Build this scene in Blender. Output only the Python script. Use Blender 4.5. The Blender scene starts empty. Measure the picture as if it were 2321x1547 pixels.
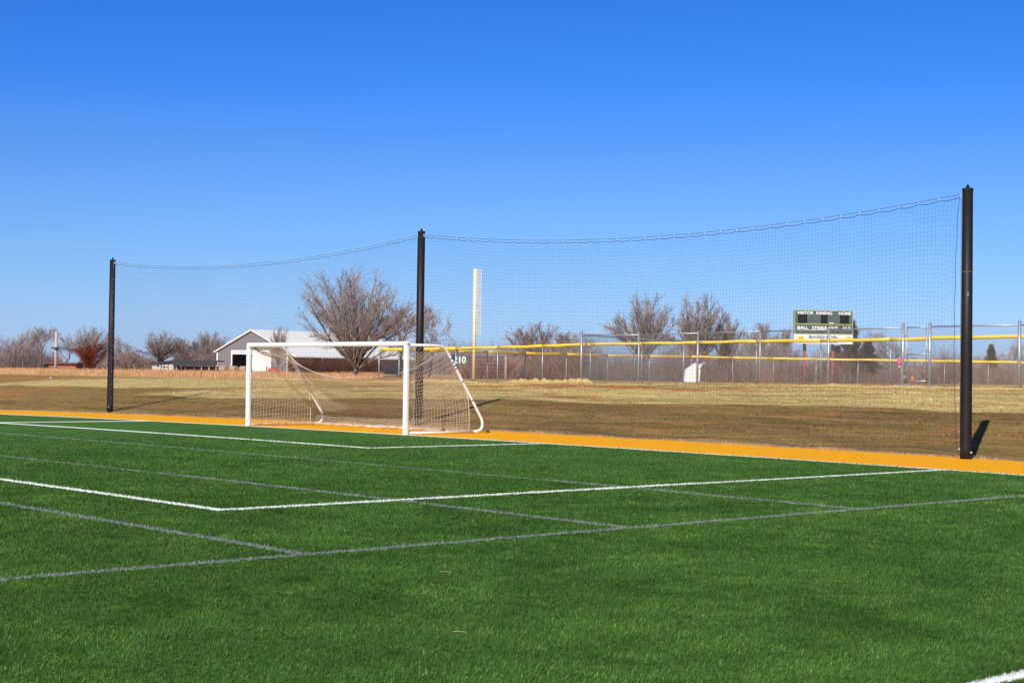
import bpy, math, random
import numpy as np
from mathutils import Vector, Matrix, noise as mnoise
C = bpy.context.scene
R = math.radians

# ------------------------------------------------------------------ camera
CAM = np.array([36.8724678, -27.3886292, 1.60717368])
YAW, PIT, ROLL, F, PW, PH = 0.81484091, 0.02163559, 0.01356857, 3623.26, 2321.0, 1547.0
_fw = np.array([-math.sin(YAW)*math.cos(PIT), math.cos(YAW)*math.cos(PIT), math.sin(PIT)])
_r = np.array([math.cos(YAW), math.sin(YAW), 0.0]); _u = np.cross(_r, _fw)
_r2 = math.cos(ROLL)*_r + math.sin(ROLL)*_u; _u2 = -math.sin(ROLL)*_r + math.cos(ROLL)*_u
cd = bpy.data.cameras.new('camera'); cam = bpy.data.objects.new('camera', cd)
C.collection.objects.link(cam); C.camera = cam
cd.sensor_width = 36.0; cd.lens = F/PW*36.0; cd.clip_end = 5000; cd.clip_start = 0.1
m = Matrix(((_r2[0], _u2[0], -_fw[0], CAM[0]), (_r2[1], _u2[1], -_fw[1], CAM[1]), (_r2[2], _u2[2], -_fw[2], CAM[2]), (0, 0, 0, 1)))
cam.matrix_world = m

# ------------------------------------------------------------------ sky, sun, exposure
SUN_EL, SUN_ROT = R(35), R(153)
w = bpy.data.worlds.new('World'); C.world = w; w.use_nodes = True
nt = w.node_tree; nt.nodes.clear()
sky = nt.nodes.new('ShaderNodeTexSky'); sky.sky_type = 'NISHITA'; sky.sun_disc = False
sky.sun_elevation = SUN_EL; sky.sun_rotation = SUN_ROT
sky.altitude = 0; sky.air_density = 1.0; sky.dust_density = 0.3; sky.ozone_density = 3.0
bg = nt.nodes.new('ShaderNodeBackground'); bg.inputs[1].default_value = 0.129
tc = nt.nodes.new('ShaderNodeTexCoord'); sx = nt.nodes.new('ShaderNodeSeparateXYZ'); nt.links.new(tc.outputs['Generated'], sx.inputs[0])
# the clear deep blue of the day, darkened above the view to deepen shadows: tint of the physical sky by height above the horizon
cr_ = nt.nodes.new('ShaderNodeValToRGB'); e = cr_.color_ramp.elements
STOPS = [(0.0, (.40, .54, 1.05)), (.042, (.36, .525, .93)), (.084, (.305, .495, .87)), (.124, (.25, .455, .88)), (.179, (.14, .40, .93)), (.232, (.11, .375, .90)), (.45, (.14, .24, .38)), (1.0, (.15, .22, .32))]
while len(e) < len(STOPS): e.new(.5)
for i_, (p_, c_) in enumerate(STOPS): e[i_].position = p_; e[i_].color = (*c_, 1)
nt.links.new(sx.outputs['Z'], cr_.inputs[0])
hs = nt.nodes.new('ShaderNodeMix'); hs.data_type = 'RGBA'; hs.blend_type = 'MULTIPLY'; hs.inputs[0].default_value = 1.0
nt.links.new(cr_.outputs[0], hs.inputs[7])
out = nt.nodes.new('ShaderNodeOutputWorld')
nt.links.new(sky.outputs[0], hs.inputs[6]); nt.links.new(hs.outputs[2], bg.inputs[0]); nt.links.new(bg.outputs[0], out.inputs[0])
sl = bpy.data.lights.new('sun', 'SUN'); sl.energy = 5.0; sl.angle = R(0.5); sl.color = (1.0, 0.95, 0.87)
so = bpy.data.objects.new('sun', sl); C.collection.objects.link(so)
sdir = Vector((math.sin(SUN_ROT)*math.cos(SUN_EL), math.cos(SUN_ROT)*math.cos(SUN_EL), math.sin(SUN_EL)))
so.rotation_euler = sdir.to_track_quat('Z', 'Y').to_euler(); so.location = (40, -40, 40)
C.view_settings.view_transform = 'Standard'; C.view_settings.look = 'None'
C.view_settings.exposure = 0.12; C.view_settings.gamma = 1.0; C.view_settings.use_curve_mapping = False

# ------------------------------------------------------------------ helpers
def sstep(a, b, x):
    t = min(1, max(0, (x-a)/(b-a))); return t*t*(3-2*t)
def crown(x): return -0.00020942*min(x*x, 1500.0)
BK = 4.15                                           # back edge of the orange border
def plateau(x):
    pts = [(-400, 1.5), (-90, 1.38), (-50, 1.32), (-31, 1.22), (-25, 1.27), (-16, 1.40), (-8, 1.47), (2, 1.53), (14, 1.60), (60, 1.7)]
    for (a, za), (b, zb) in zip(pts, pts[1:]):
        if x <= b: return za+(zb-za)*max(0, (x-a)/(b-a))
    return pts[-1][1]
def hz(x, y):
    """height of the land"""
    base = crown(x)
    if y <= BK: return base
    P = plateau(x)
    t = (y-BK)
    z = base - 0.05*sstep(0, 0.8, t)*(1-sstep(0.8, 2.0, t))
    rise = 0.112*(t-0.5)
    s = P-base
    # soft clamp of the ramp to the plateau
    k = 0.28
    a = max(0.0, rise)
    q = a/s
    sm = (1-(1+max(q, 0)**3.2)**(-1/3.2)*1.0)
    zz = s*q*(1+q**3.2)**(-1/3.2)
    z = base + zz - 0.05*sstep(0, 0.8, t)*(1-sstep(0.8, 2.0, t))
    if y > 34: z += 0.0016*(min(y, 400)-34)
    if y > 5:
        amp = 0.035*sstep(5, 9, y)
        z += amp*(mnoise.noise(Vector((x*0.33, y*0.5, 3.1)))+0.5*mnoise.noise(Vector((x*0.9, y*1.2, 7.7))))
    if y > 4.6: z += 0.012*mnoise.noise(Vector((x*2.1, y*3.0, 1.0)))
    return z
def ray(px, py):
    d = _fw + _r2*(px-PW/2)/F + _u2*(PH/2-py)/F
    return d
def at(px, py, D):
    """world point on the sight line of a measured pixel at depth D metres along the optical axis"""
    return Vector(CAM + ray(px, py)*D)
def atg(px, D, z=None):
    p = at(px, 800, D)
    # keep verticals vertical: move to ground height along world z (small roll correction)
    for _ in range(3):
        g = hz(p.x, p.y) if z is None else z
        d = Vector(p)-Vector(CAM); dep = d.dot(Vector(_fw))
        py = PH/2 - F*((Vector((p.x, p.y, g))-Vector(CAM)).dot(Vector(_u2)))/dep
        p = at(px, py, D)
    return Vector((p.x, p.y, hz(p.x, p.y) if z is None else z))
def pz(px, py, D): return at(px, py, D).z
def ground_hit(px, py):
    d = ray(px, py); t = 5.0
    prev = t
    while t < 800:
        q = CAM+d*t
        if q[2] < hz(q[0], q[1]): break
        prev = t; t *= 1.004
    lo, hi = prev, t
    for _ in range(20):
        mid = (lo+hi)/2; q = CAM+d*mid
        if q[2] < hz(q[0], q[1]): hi = mid
        else: lo = mid
    q = CAM+d*lo
    return Vector(q)

COL = C.collection
def tag(o, label=None, cat=None, group=None, kind=None):
    if label: o['label'] = label
    if cat: o['category'] = cat
    if group: o['group'] = group
    if kind: o['kind'] = kind
    return o
def empty(name, loc, label, cat, group=None, rz=0.0):
    o = bpy.data.objects.new(name, None); COL.objects.link(o); o.location = loc; o.rotation_euler.z = rz
    o.empty_display_size = 0.2
    return tag(o, label, cat, group)

class MB:
    def __init__(s): s.v = []; s.f = []; s.smooth = False
    def add(s, vs, fs):
        n = len(s.v); s.v.extend([tuple(v) for v in vs]); s.f.extend([tuple(i+n for i in f) for f in fs])
    def box(s, c, size, M=None, bev=0.0):
        x, y, z = [q/2 for q in size]
        if bev <= 0:
            vs = [Vector((i*x, j*y, k*z)) for k in (-1, 1) for j in (-1, 1) for i in (-1, 1)]
            fs = [(0, 2, 3, 1), (4, 5, 7, 6), (0, 1, 5, 4), (2, 6, 7, 3), (0, 4, 6, 2), (1, 3, 7, 5)]
            c = Vector(c)
            vs = [(M @ (v) if M else v)+c for v in vs]
            s.add(vs, fs)
        else:
            b = bev; prof = []
            for (sx, sy) in ((1, 1), (-1, 1), (-1, -1), (1, -1)):
                cx, cy = sx*(x-b), sy*(y-b)
                a0 = math.atan2(sy, sx)-math.pi/4
                for k in range(3):
                    a = a0+k*math.pi/4
                    prof.append((cx+b*math.cos(a), cy+b*math.sin(a)))
            n = len(prof); vs = []
            for (zz, ins) in ((-z, b*.6), (-z+b*.6, 0), (z-b*.6, 0), (z, b*.6)):
                for (a, bb) in prof:
                    L = math.hypot(a, bb); k = (L-ins)/L
                    vs.append(Vector((a*k, bb*k, zz)))
            fs = [tuple(range(n-1, -1, -1)), tuple(range(3*n, 4*n))]
            for r in range(3):
                for i in range(n):
                    j = (i+1) % n; fs.append((r*n+i, r*n+j, (r+1)*n+j, (r+1)*n+i))
            c = Vector(c); s.add([(M @ v if M else v)+c for v in vs], fs)
    def tube(s, pts, rad, n=8, cap=True):
        pts = [Vector(p) for p in pts]
        rs = rad if isinstance(rad, (list, tuple)) else [rad]*len(pts)
        up = None; vs = []
        for i, p in enumerate(pts):
            if i == 0: t = pts[1]-p
            elif i == len(pts)-1: t = p-pts[i-1]
            else: t = (pts[i+1]-p).normalized()+(p-pts[i-1]).normalized()
            if t.length < 1e-9: t = Vector((0, 0, 1))
            t.normalize()
            if up is None:
                a = Vector((0, 0, 1)) if abs(t.z) < .9 else Vector((1, 0, 0))
                up = t.cross(a).normalized()
            else:
                up = (up-t*up.dot(t))
                up = up.normalized() if up.length > 1e-6 else t.orthogonal().normalized()
            b = t.cross(up)
            for k in range(n):
                an = 2*math.pi*k/n
                vs.append(p+(up*math.cos(an)+b*math.sin(an))*rs[i])
        fs = []
        for i in range(len(pts)-1):
            for k in range(n):
                j = (k+1) % n
                fs.append((i*n+k, i*n+j, (i+1)*n+j, (i+1)*n+k))
        if cap and n > 2: fs.append(tuple(range(n-1, -1, -1))); fs.append(tuple(range((len(pts)-1)*n, len(pts)*n)))
        s.add(vs, fs)
    def lathe(s, prof, n=16, c=(0, 0, 0)):
        vs = []; fs = []
        for (r, z) in prof:
            for k in range(n):
                a = 2*math.pi*k/n; vs.append((c[0]+r*math.cos(a), c[1]+r*math.sin(a), c[2]+z))
        for i in range(len(prof)-1):
            for k in range(n):
                j = (k+1) % n; fs.append((i*n+k, i*n+j, (i+1)*n+j, (i+1)*n+k))
        fs.append(tuple(range(n-1, -1, -1))); fs.append(tuple(range((len(prof)-1)*n, len(prof)*n)))
        s.add(vs, fs)
    def prism(s, poly, d, origin, ax, ay, az):
        """polygon (a,b) in the plane ax,ay extruded by d along az"""
        n = len(poly); o = Vector(origin)
        vs = [o+ax*a+ay*b for a, b in poly]+[o+ax*a+ay*b+az*d for a, b in poly]
        fs = [tuple(range(n-1, -1, -1)), tuple(range(n, 2*n))]
        for i in range(n):
            j = (i+1) % n; fs.append((i, j, n+j, n+i))
        s.add(vs, fs)
    def build(s, name, mat, parent=None, smooth=None, inv=True):
        me = bpy.data.meshes.new(name); me.from_pydata(s.v, [], s.f)
        if mat: me.materials.append(mat)
        sm = s.smooth if smooth is None else smooth
        if sm: me.polygons.foreach_set('use_smooth', [True]*len(me.polygons))
        me.update()
        o = bpy.data.objects.new(name, me); COL.objects.link(o)
        if parent:
            o.parent = parent
            if inv:
                o.matrix_parent_inverse = Matrix.Identity(4)
                mi = (Matrix.Translation(parent.location) @ Matrix.Rotation(parent.rotation_euler.z, 4, 'Z')).inverted()
                if parent.parent:
                    pp = parent.parent
                    mi = (Matrix.Translation(pp.location) @ Matrix.Rotation(pp.rotation_euler.z, 4, 'Z')).inverted() if parent.type == 'MESH' else mi
                me.transform(mi)
        return o

def np_mesh(name, V, Fa, mat, parent=None, nv=3):
    """fast mesh from numpy arrays; faces all with nv corners"""
    me = bpy.data.meshes.new(name)
    V = np.asarray(V, dtype=np.float32); Fa = np.asarray(Fa, dtype=np.int32)
    me.vertices.add(len(V)); me.vertices.foreach_set('co', V.ravel())
    me.loops.add(Fa.size); me.loops.foreach_set('vertex_index', Fa.ravel())
    me.polygons.add(len(Fa)); me.polygons.foreach_set('loop_start', np.arange(0, Fa.size, nv, dtype=np.int32))
    me.polygons.foreach_set('loop_total', np.full(len(Fa), nv, dtype=np.int32))
    if mat: me.materials.append(mat)
    me.update(calc_edges=True)
    o = bpy.data.objects.new(name, me); COL.objects.link(o)
    if parent: o.parent = parent
    return o

def strands(P0, P1, R0, R1, n=3):
    """n-sided tapered prisms for arrays of segments"""
    P0 = np.asarray(P0, float); P1 = np.asarray(P1, float); R0 = np.asarray(R0, float); R1 = np.asarray(R1, float)
    T = P1-P0; L = np.linalg.norm(T, axis=1, keepdims=True); T = T/np.maximum(L, 1e-9)
    A = np.where(np.abs(T[:, 2:3]) < .9, np.array([[0, 0, 1.0]]), np.array([[1.0, 0, 0]]))
    U = np.cross(T, A); U /= np.maximum(np.linalg.norm(U, axis=1, keepdims=True), 1e-9); B = np.cross(T, U)
    N = len(P0); V = np.zeros((N, 2*n, 3))
    for k in range(n):
        an = 2*math.pi*k/n; dvec = U*math.cos(an)+B*math.sin(an)
        V[:, k] = P0+dvec*R0[:, None]; V[:, n+k] = P1+dvec*R1[:, None]
    base = (np.arange(N)*2*n)[:, None]
    Fs = []
    for k in range(n):
        j = (k+1) % n
        Fs.append(base+np.array([[k, j, n+j, n+k]]))
    Fa = np.concatenate(Fs, axis=0)
    return V.reshape(-1, 3), Fa

# ------------------------------------------------------------------ materials
def newmat(name):
    mt = bpy.data.materials.new(name); mt.use_nodes = True
    n = mt.node_tree.nodes; b = n['Principled BSDF']; return mt, mt.node_tree, b
def nd(nt, t, **k):
    x = nt.nodes.new(t)
    for a, v in k.items(): setattr(x, a, v)
    return x
def noise(nt, scale, detail=4, rough=.6, vec=None, dist=0.0):
    x = nd(nt, 'ShaderNodeTexNoise'); x.inputs['Scale'].default_value = scale; x.inputs['Detail'].default_value = detail
    x.inputs['Roughness'].default_value = rough; x.inputs['Distortion'].default_value = dist
    if vec is not None: nt.links.new(vec, x.inputs['Vector'])
    return x.outputs['Fac']
def ramp(nt, fac, stops):
    x = nd(nt, 'ShaderNodeValToRGB'); e = x.color_ramp.elements
    while len(e) < len(stops): e.new(.5)
    for i, (p, c) in enumerate(stops):
        e[i].position = p; e[i].color = (c[0], c[1], c[2], 1) if hasattr(c, '__len__') else (c, c, c, 1)
    nt.links.new(fac, x.inputs[0]); return x.outputs[0]
def mix(nt, fac, a, b, mode='MIX'):
    x = nd(nt, 'ShaderNodeMix', data_type='RGBA', blend_type=mode)
    for s, v in ((0, fac), (6, a), (7, b)):
        if hasattr(v, 'links'): nt.links.new(v, x.inputs[s])
        elif s == 0: x.inputs[0].default_value = v
        else: x.inputs[s].default_value = (v[0], v[1], v[2], 1)
    return x.outputs[2]
def bump(nt, b, h, strength=.3, dist=.01):
    x = nd(nt, 'ShaderNodeBump'); x.inputs['Strength'].default_value = strength; x.inputs['Distance'].default_value = dist
    nt.links.new(h, x.inputs['Height']); nt.links.new(x.outputs[0], b.inputs['Normal'])
def geo(nt): return nd(nt, 'ShaderNodeNewGeometry').outputs['Position']
def scaled(nt, v, s):
    x = nd(nt, 'ShaderNodeVectorMath', operation='MULTIPLY'); nt.links.new(v, x.inputs[0]); x.inputs[1].default_value = s
    return x.outputs[0]
def simple(name, c, rough=.6, var=.18, scale=3.0, metal=0.0, bmp=0.0, spec=.5, c2=None):
    mt, nt, b = newmat(name)
    g = geo(nt)
    c2 = c2 or tuple(max(0, q*(1-var)) for q in c)
    hi = tuple(min(1, q*(1+var*.5)) for q in c)
    f = noise(nt, scale, 5, .65, g)
    col = ramp(nt, f, [(.3, c2), (.7, hi)])
    nt.links.new(col, b.inputs['Base Color'])
    b.inputs['Roughness'].default_value = rough; b.inputs['Metallic'].default_value = metal
    b.inputs['Specular IOR Level'].default_value = spec
    if bmp: bump(nt, b, noise(nt, scale*8, 4, .6, g), bmp, .01)
    return mt

def island(name, c, lo=.45, hi=1.6, tint=(1, 1, 1), scale=.5):
    mt, nt, b = newmat(name); gg = nd(nt, 'ShaderNodeNewGeometry')
    cl = tuple(q*lo for q in c); ch = tuple(min(1, q*hi*t) for q, t in zip(c, tint))
    col = ramp(nt, gg.outputs['Random Per Island'], [(0, cl), (.5, c), (1, ch)])
    f = noise(nt, scale, 5, .7, gg.outputs['Position'])
    col = mix(nt, .8, col, ramp(nt, f, [(.35, (.55, .55, .58)), (.65, (1.4, 1.35, 1.3))]), 'MULTIPLY')
    nt.links.new(col, b.inputs['Base Color']); b.inputs['Roughness'].default_value = .95; b.inputs['Specular IOR Level'].default_value = .1
    return mt
def turf_mat(name, c_lo, c_mid, c_hi, fine=95, patch=True):
    mt, nt, b = newmat(name); g = geo(nt)
    f1 = noise(nt, fine, 6, .75, g)                      # fibre clumps
    f2 = noise(nt, 3.2, 6, .75, g)
    f3 = noise(nt, .55, 6, .7, g, .6)
    f4 = noise(nt, 28, 3, .8, g)
    col = ramp(nt, f1, [(.33, c_lo), (.52, c_mid), (.72, c_hi)])
    col = mix(nt, .55, col, ramp(nt, f2, [(.36, (.60, .66, .58)), (.62, (1.42, 1.32, 1.36))]), 'MULTIPLY')
    col = mix(nt, .75, col, ramp(nt, f3, [(.36, (.62, .70, .60)), (.64, (1.32, 1.22, 1.3))]), 'MULTIPLY')
    col = mix(nt, .5, col, ramp(nt, f4, [(.35, (.7, .72, .7)), (.65, (1.3, 1.25, 1.3))]), 'MULTIPLY')
    nt.links.new(col, b.inputs['Base Color'])
    b.inputs['Roughness'].default_value = .8; b.inputs['Specular IOR Level'].default_value = .1
    x = nd(nt, 'ShaderNodeMath', operation='ADD'); nt.links.new(f1, x.inputs[0]); nt.links.new(f4, x.inputs[1])
    bump(nt, b, x.outputs[0], .5, .015)
    return mt
M = {}
M['turf'] = turf_mat('green_turf', (.030, .084, .010), (.066, .168, .024), (.13, .27, .06))
M['orange'] = simple('orange_turf', (1.0, .46, .008), .8, .10, 26, bmp=.5, spec=.1, c2=(.84, .33, .004))
def blade_mat(name, stops, patch=True):
    mt, nt, b = newmat(name); gg = nd(nt, 'ShaderNodeNewGeometry'); g = gg.outputs['Position']
    col = ramp(nt, gg.outputs['Random Per Island'], stops)
    if patch:
        f2 = noise(nt, 3.0, 6, .75, scaled(nt, g, (.6, .6, 1)), .5); f3 = noise(nt, .38, 7, .75, g, .8)
        col = mix(nt, .7, col, ramp(nt, f2, [(.38, (.42, .50, .40)), (.60, (1.55, 1.42, 1.5))]), 'MULTIPLY')
        col = mix(nt, .8, col, ramp(nt, f3, [(.38, (.48, .58, .45)), (.62, (1.45, 1.32, 1.4))]), 'MULTIPLY')
    nt.links.new(col, b.inputs['Base Color']); b.inputs['Roughness'].default_value = .55; b.inputs['Specular IOR Level'].default_value = .15
    return mt
M['blade'] = blade_mat('turf_fibres', [(0, (.014, .044, .004)), (.5, (.041, .114, .011)), (.86, (.080, .172, .027)), (.985, (.13, .215, .065)), (1.0, (.24, .31, .17))])
M['line_white'] = simple('white_turf_line', (.86, .87, .83), .7, .12, 60, bmp=.1)
# patchy worn grey line
def grey_line():
    mt, nt, b = newmat('grey_turf_line'); g = geo(nt)
    f = noise(nt, 55, 5, .8, g); f2 = noise(nt, 6, 4, .6, g)
    col = ramp(nt, f, [(.41, (.055, .08, .07)), (.5, (.20, .215, .225)), (.60, (.50, .51, .53))])
    col = mix(nt, .6, col, ramp(nt, f2, [(.3, (.6, .7, .6)), (.7, (1.15, 1.15, 1.2))]), 'MULTIPLY')
    nt.links.new(col, b.inputs['Base Color']); b.inputs['Roughness'].default_value = .8
    bump(nt, b, f, .4, .01); return mt
M['line_grey'] = grey_line()

def land_mat(name='land', tuft=False):
    mt, nt, b = newmat(name); gg = nd(nt, 'ShaderNodeNewGeometry'); g = gg.outputs['Position']
    sp = nd(nt, 'ShaderNodeSeparateXYZ'); nt.links.new(g, sp.inputs[0]); X, Y = sp.outputs[0], sp.outputs[1]
    def mth(op, a, bb, cl=False):
        x = nd(nt, 'ShaderNodeMath', operation=op, use_clamp=cl)
        for i, v in enumerate((a, bb)):
            if hasattr(v, 'links'): nt.links.new(v, x.inputs[i])
            else: x.inputs[i].default_value = v
        return x.outputs[0]
    def band(v, a, bb):
        x = nd(nt, 'ShaderNodeMapRange', interpolation_type='SMOOTHSTEP'); nt.links.new(v, x.inputs[0])
        x.inputs[1].default_value = a; x.inputs[2].default_value = bb; return x.outputs[0]
    gs = scaled(nt, g, (.25, 1.2, 1))
    wob = noise(nt, .5, 5, .6, scaled(nt, g, (.35, 1, 1)))
    wob2 = noise(nt, .14, 3, .5, g)
    yy = mth('ADD', mth('ADD', Y, mth('MULTIPLY', mth('SUBTRACT', wob, .5), 1.6)), mth('MULTIPLY', mth('SUBTRACT', wob2, .5), 3.0))
    yl = mth('ADD', yy, mth('MULTIPLY', X, -.055))     # blanket seam drifts with X
    fine = noise(nt, 13, 7, .9, scaled(nt, g, (.7, 1.0, 1)))
    mid = noise(nt, 2.6, 6, .75, gs)
    olive = ramp(nt, fine, [(.3, (.13, .074, .022)), (.5, (.285, .180, .062)), (.7, (.50, .35, .15))])
    olive = mix(nt, ramp(nt, mid, [(.42, 0.0), (.62, .75)]), olive, ramp(nt, fine, [(.3, (.10, .078, .022)), (.7, (.33, .25, .085))]))
    straw = ramp(nt, fine, [(.3, (.30, .21, .07)), (.5, (.57, .43, .175)), (.7, (.85, .69, .34))])
    green = noise(nt, 1.1, 4, .6, gs)
    straw = mix(nt, ramp(nt, green, [(.5, 0.0), (.66, .5)]), straw, (.47, .41, .15))
    dirt = ramp(nt, fine, [(.3, (.30, .11, .032)), (.7, (.60, .27, .09))])
    dry = ramp(nt, fine, [(.3, (.34, .17, .06)), (.5, (.56, .32, .13)), (.7, (.78, .50, .24))])
    # lower slope -> straw blanket -> dirt -> plateau
    col = mix(nt, band(yl, 11.6, 11.9), olive, straw)
    edge = noise(nt, .35, 5, .65, scaled(nt, g, (.3, 1.0, 1)))
    d1 = mth('MULTIPLY', band(edge, .56, .60), band(yl, 15.0, 17.0))
    col = mix(nt, d1, col, dirt)
    # bare red earth patches on lower slope
    pt = noise(nt, .45, 6, .72, scaled(nt, g, (.5, 1.1, 1)))
    col = mix(nt, mth('MULTIPLY', band(pt, .555, .66), .8), col, dirt)
    lv = noise(nt, .7, 7, .8, scaled(nt, g, (.22, 1, 1)))
    col = mix(nt, .8, col, ramp(nt, lv, [(.38, (.55, .52, .47)), (.5, (1, 1, 1)), (.62, (1.42, 1.38, 1.30))]), 'MULTIPLY')
    # rills : thin dark seams running along the slope
    rl = noise(nt, 1.6, 5, .7, scaled(nt, g, (.07, 1, 1)), .3)
    seam = mth('SUBTRACT', 1.0, mth('MULTIPLY', mth('ABSOLUTE', mth('SUBTRACT', rl, .5), 0), 28.0), True)
    col = mix(nt, mth('MULTIPLY', seam, .45), col, mix(nt, 1.0, col, (.45, .38, .32), 'MULTIPLY'))
    left = band(X, -26.0, -31.0)
    lo_ = mix(nt, band(noise(nt, .33, 6, .75, scaled(nt, g, (.3, 1, 1))), .52, .60), olive, dirt)
    xw = mth('ADD', X, mth('MULTIPLY', mth('SUBTRACT', wob2, .5), 16.0))
    inp = mth('MULTIPLY', band(xw, -56.0, -50.0), mth('MULTIPLY', band(yl, 16.4, 17.0), 1.0))
    pl = mix(nt, inp, mix(nt, mth('MULTIPLY', band(X, -32.0, -38.0), .8), olive, lo_), straw)
    col = mix(nt, mth('MULTIPLY', left, band(Y, 9.0, 10.0)), col, pl)
    far = band(yy, 24.5, 27.0)
    col = mix(nt, mth('MULTIPLY', far, mth('ADD', mth('MULTIPLY', left, 1.0), band(Y, 30.0, 36.0), True)), col, dry)
    # fringe of dry grass and soil next to the border
    fr = band(yy, 5.6, 4.4)
    col = mix(nt, mth('MULTIPLY', fr, .55), col, (.42, .27, .16))
    if tuft: col = mix(nt, 1.0, col, ramp(nt, gg.outputs['Random Per Island'], [(0, (.32, .30, .28)), (.55, (1.0, 1.0, 1.0)), (1, (1.7, 1.7, 1.65))]), 'MULTIPLY')
    nt.links.new(col, b.inputs['Base Color']); b.inputs['Roughness'].default_value = .95; b.inputs['Specular IOR Level'].default_value = .1
    x = mth('ADD', fine, mth('MULTIPLY', mid, 2.0)); bump(nt, b, x, .7, .05)
    return mt
M['land'] = land_mat(); M['land_tuft'] = land_mat('land_tufts', True)
M['goal_white'] = simple('white_powder_coat', (.88, .86, .855), .35, .05, 4)
M['goal_net'] = simple('tan_net_twine', (.62, .50, .38), .9, .15, 8)
M['strap'] = simple('dark_strap', (.04, .035, .05), .6, .1)
M['black_pole'] = simple('black_painted_steel', (.013, .0095, .010), .55, .35, 5, bmp=.05, c2=(.009, .007, .0075), spec=.3)
M['net_black'] = simple('black_net_twine', (.03, .035, .05), .9, .1)
M['cable'] = simple('steel_cable', (.18, .17, .17), .5, .2, metal=.4)
M['clip'] = simple('bright_snap_hook', (.75, .74, .70), .3, .1, metal=.6)
M['galv'] = simple('galvanised_steel', (.42, .44, .46), .45, .2, 6, metal=.55)
M['wire'] = simple('galvanised_wire', (.32, .33, .34), .5, .2, metal=.4)
M['cap'] = simple('yellow_fence_cap', (.93, .64, .05), .5, .15, 1.5)
M['foul'] = simple('pale_yellow_paint', (.90, .74, .43), .45, .08)
M['mesh_pale'] = simple('pale_screen', (.70, .66, .55), .6, .1)
M['bark'] = simple('grey_brown_bark', (.20, .155, .125), .9, .4, 2.5, bmp=.3)
M['bark_dark'] = simple('dark_bark', (.12, .085, .07), .9, .4, 2.5, bmp=.3)
M['twig'] = island('pale_twigs', (.35, .285, .255), .5, 1.5, (1, .98, .97), .7)
M['twig_red'] = island('reddish_twigs', (.31, .225, .20), .5, 1.6, (1, .95, .9), .7)
M['thicket'] = island('thicket_twigs', (.27, .175, .13), .35, 1.8, (1, .97, .92), .5)
M['thicket_far'] = island('far_brush', (.29, .225, .22), .5, 1.5, (1, 1, 1), .12)  # lightened and greyed: distance haze put into the twig colour
M['hedge'] = island('brown_hedge', (.13, .065, .045), .3, 2.0, (1, .95, .9), .8)
M['cedar'] = island('winter_cedar', (.13, .092, .06), .4, 1.8, (1, 1, .9), 1.2)
M['rust_leaf'] = island('rust_red_leaves', (.17, .04, .016), .3, 1.8, (1, .95, .9), .9)
M['drygrass'] = island('tall_dry_grass', (.56, .33, .17), .5, 1.6, (1, 1, .95), .5)
M['strawm'] = simple('loose_straw', (.52, .35, .14), .95, .3, 6, bmp=.6)
M['siding'] = simple('grey_metal_siding', (.215, .20, .21), .5, .06, 2)
M['trim'] = simple('white_trim', (.80, .79, .77), .5, .05)
M['roof_white'] = simple('white_metal_roof', (.90, .88, .83), .45, .07, .6)
M['dark'] = simple('dark_interior', (.03, .02, .02), .9, .3)
M['shed_wall'] = simple('pale_shed_wall', (.50, .48, .45), .8, .15, 2)
M['shed_roof'] = simple('black_shed_roof', (.022, .022, .028), .6, .3)
M['red_wall'] = simple('weathered_red_wall', (.30, .12, .08), .9, .3, 1)
M['red'] = simple('red_machine_paint', (.62, .09, .05), .5, .2, 2)
M['rust_pipe'] = simple('dark_red_pipe', (.16, .055, .045), .7, .3, 3)
M['wood'] = simple('weathered_wood', (.42, .30, .22), .9, .25, 3)
M['pole_wood'] = simple('pale_utility_wood', (.52, .40, .34), .9, .15, 2)
M['bush_tan'] = island('tan_bush_twigs', (.42, .26, .19), .5, 1.6, (1, .97, .93), .8)
M['hay'] = simple('hay_bale', (.42, .29, .18), .95, .25, 5, bmp=.5)
M['sb_green'] = simple('dark_green_board', (.08, .118, .105), .5, .08, 2)
M['sb_trim'] = simple('olive_yellow_trim', (.42, .42, .10), .5, .15, 2)
M['white_sign'] = simple('white_sign_face', (.85, .85, .83), .5, .04)
M['letter_white'] = simple('white_letters', (.85, .85, .84), .5, .03)
M['letter_black'] = simple('grey_black_letters', (.10, .10, .09), .5, .1)
M['logo_yellow'] = simple('yellow_emblem', (.70, .55, .04), .5, .1)
M['black_panel'] = simple('black_panel', (.012, .012, .014), .4, .1)
M['post_red'] = simple('red_steel_post', (.42, .10, .09), .6, .2, 2)
M['tarp'] = simple('white_tarp', (.80, .79, .80), .6, .06, 3, bmp=.3)
M['pink'] = simple('pink_cloth', (.85, .12, .20), .7, .1)
M['teal'] = simple('dark_teal_cloth', (.02, .13, .15), .7, .2)
M['orange_plastic'] = simple('orange_plastic', (.80, .20, .05), .5, .1)
M['concrete'] = simple('pale_concrete', (.55, .52, .48), .9, .12, 3)

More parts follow.
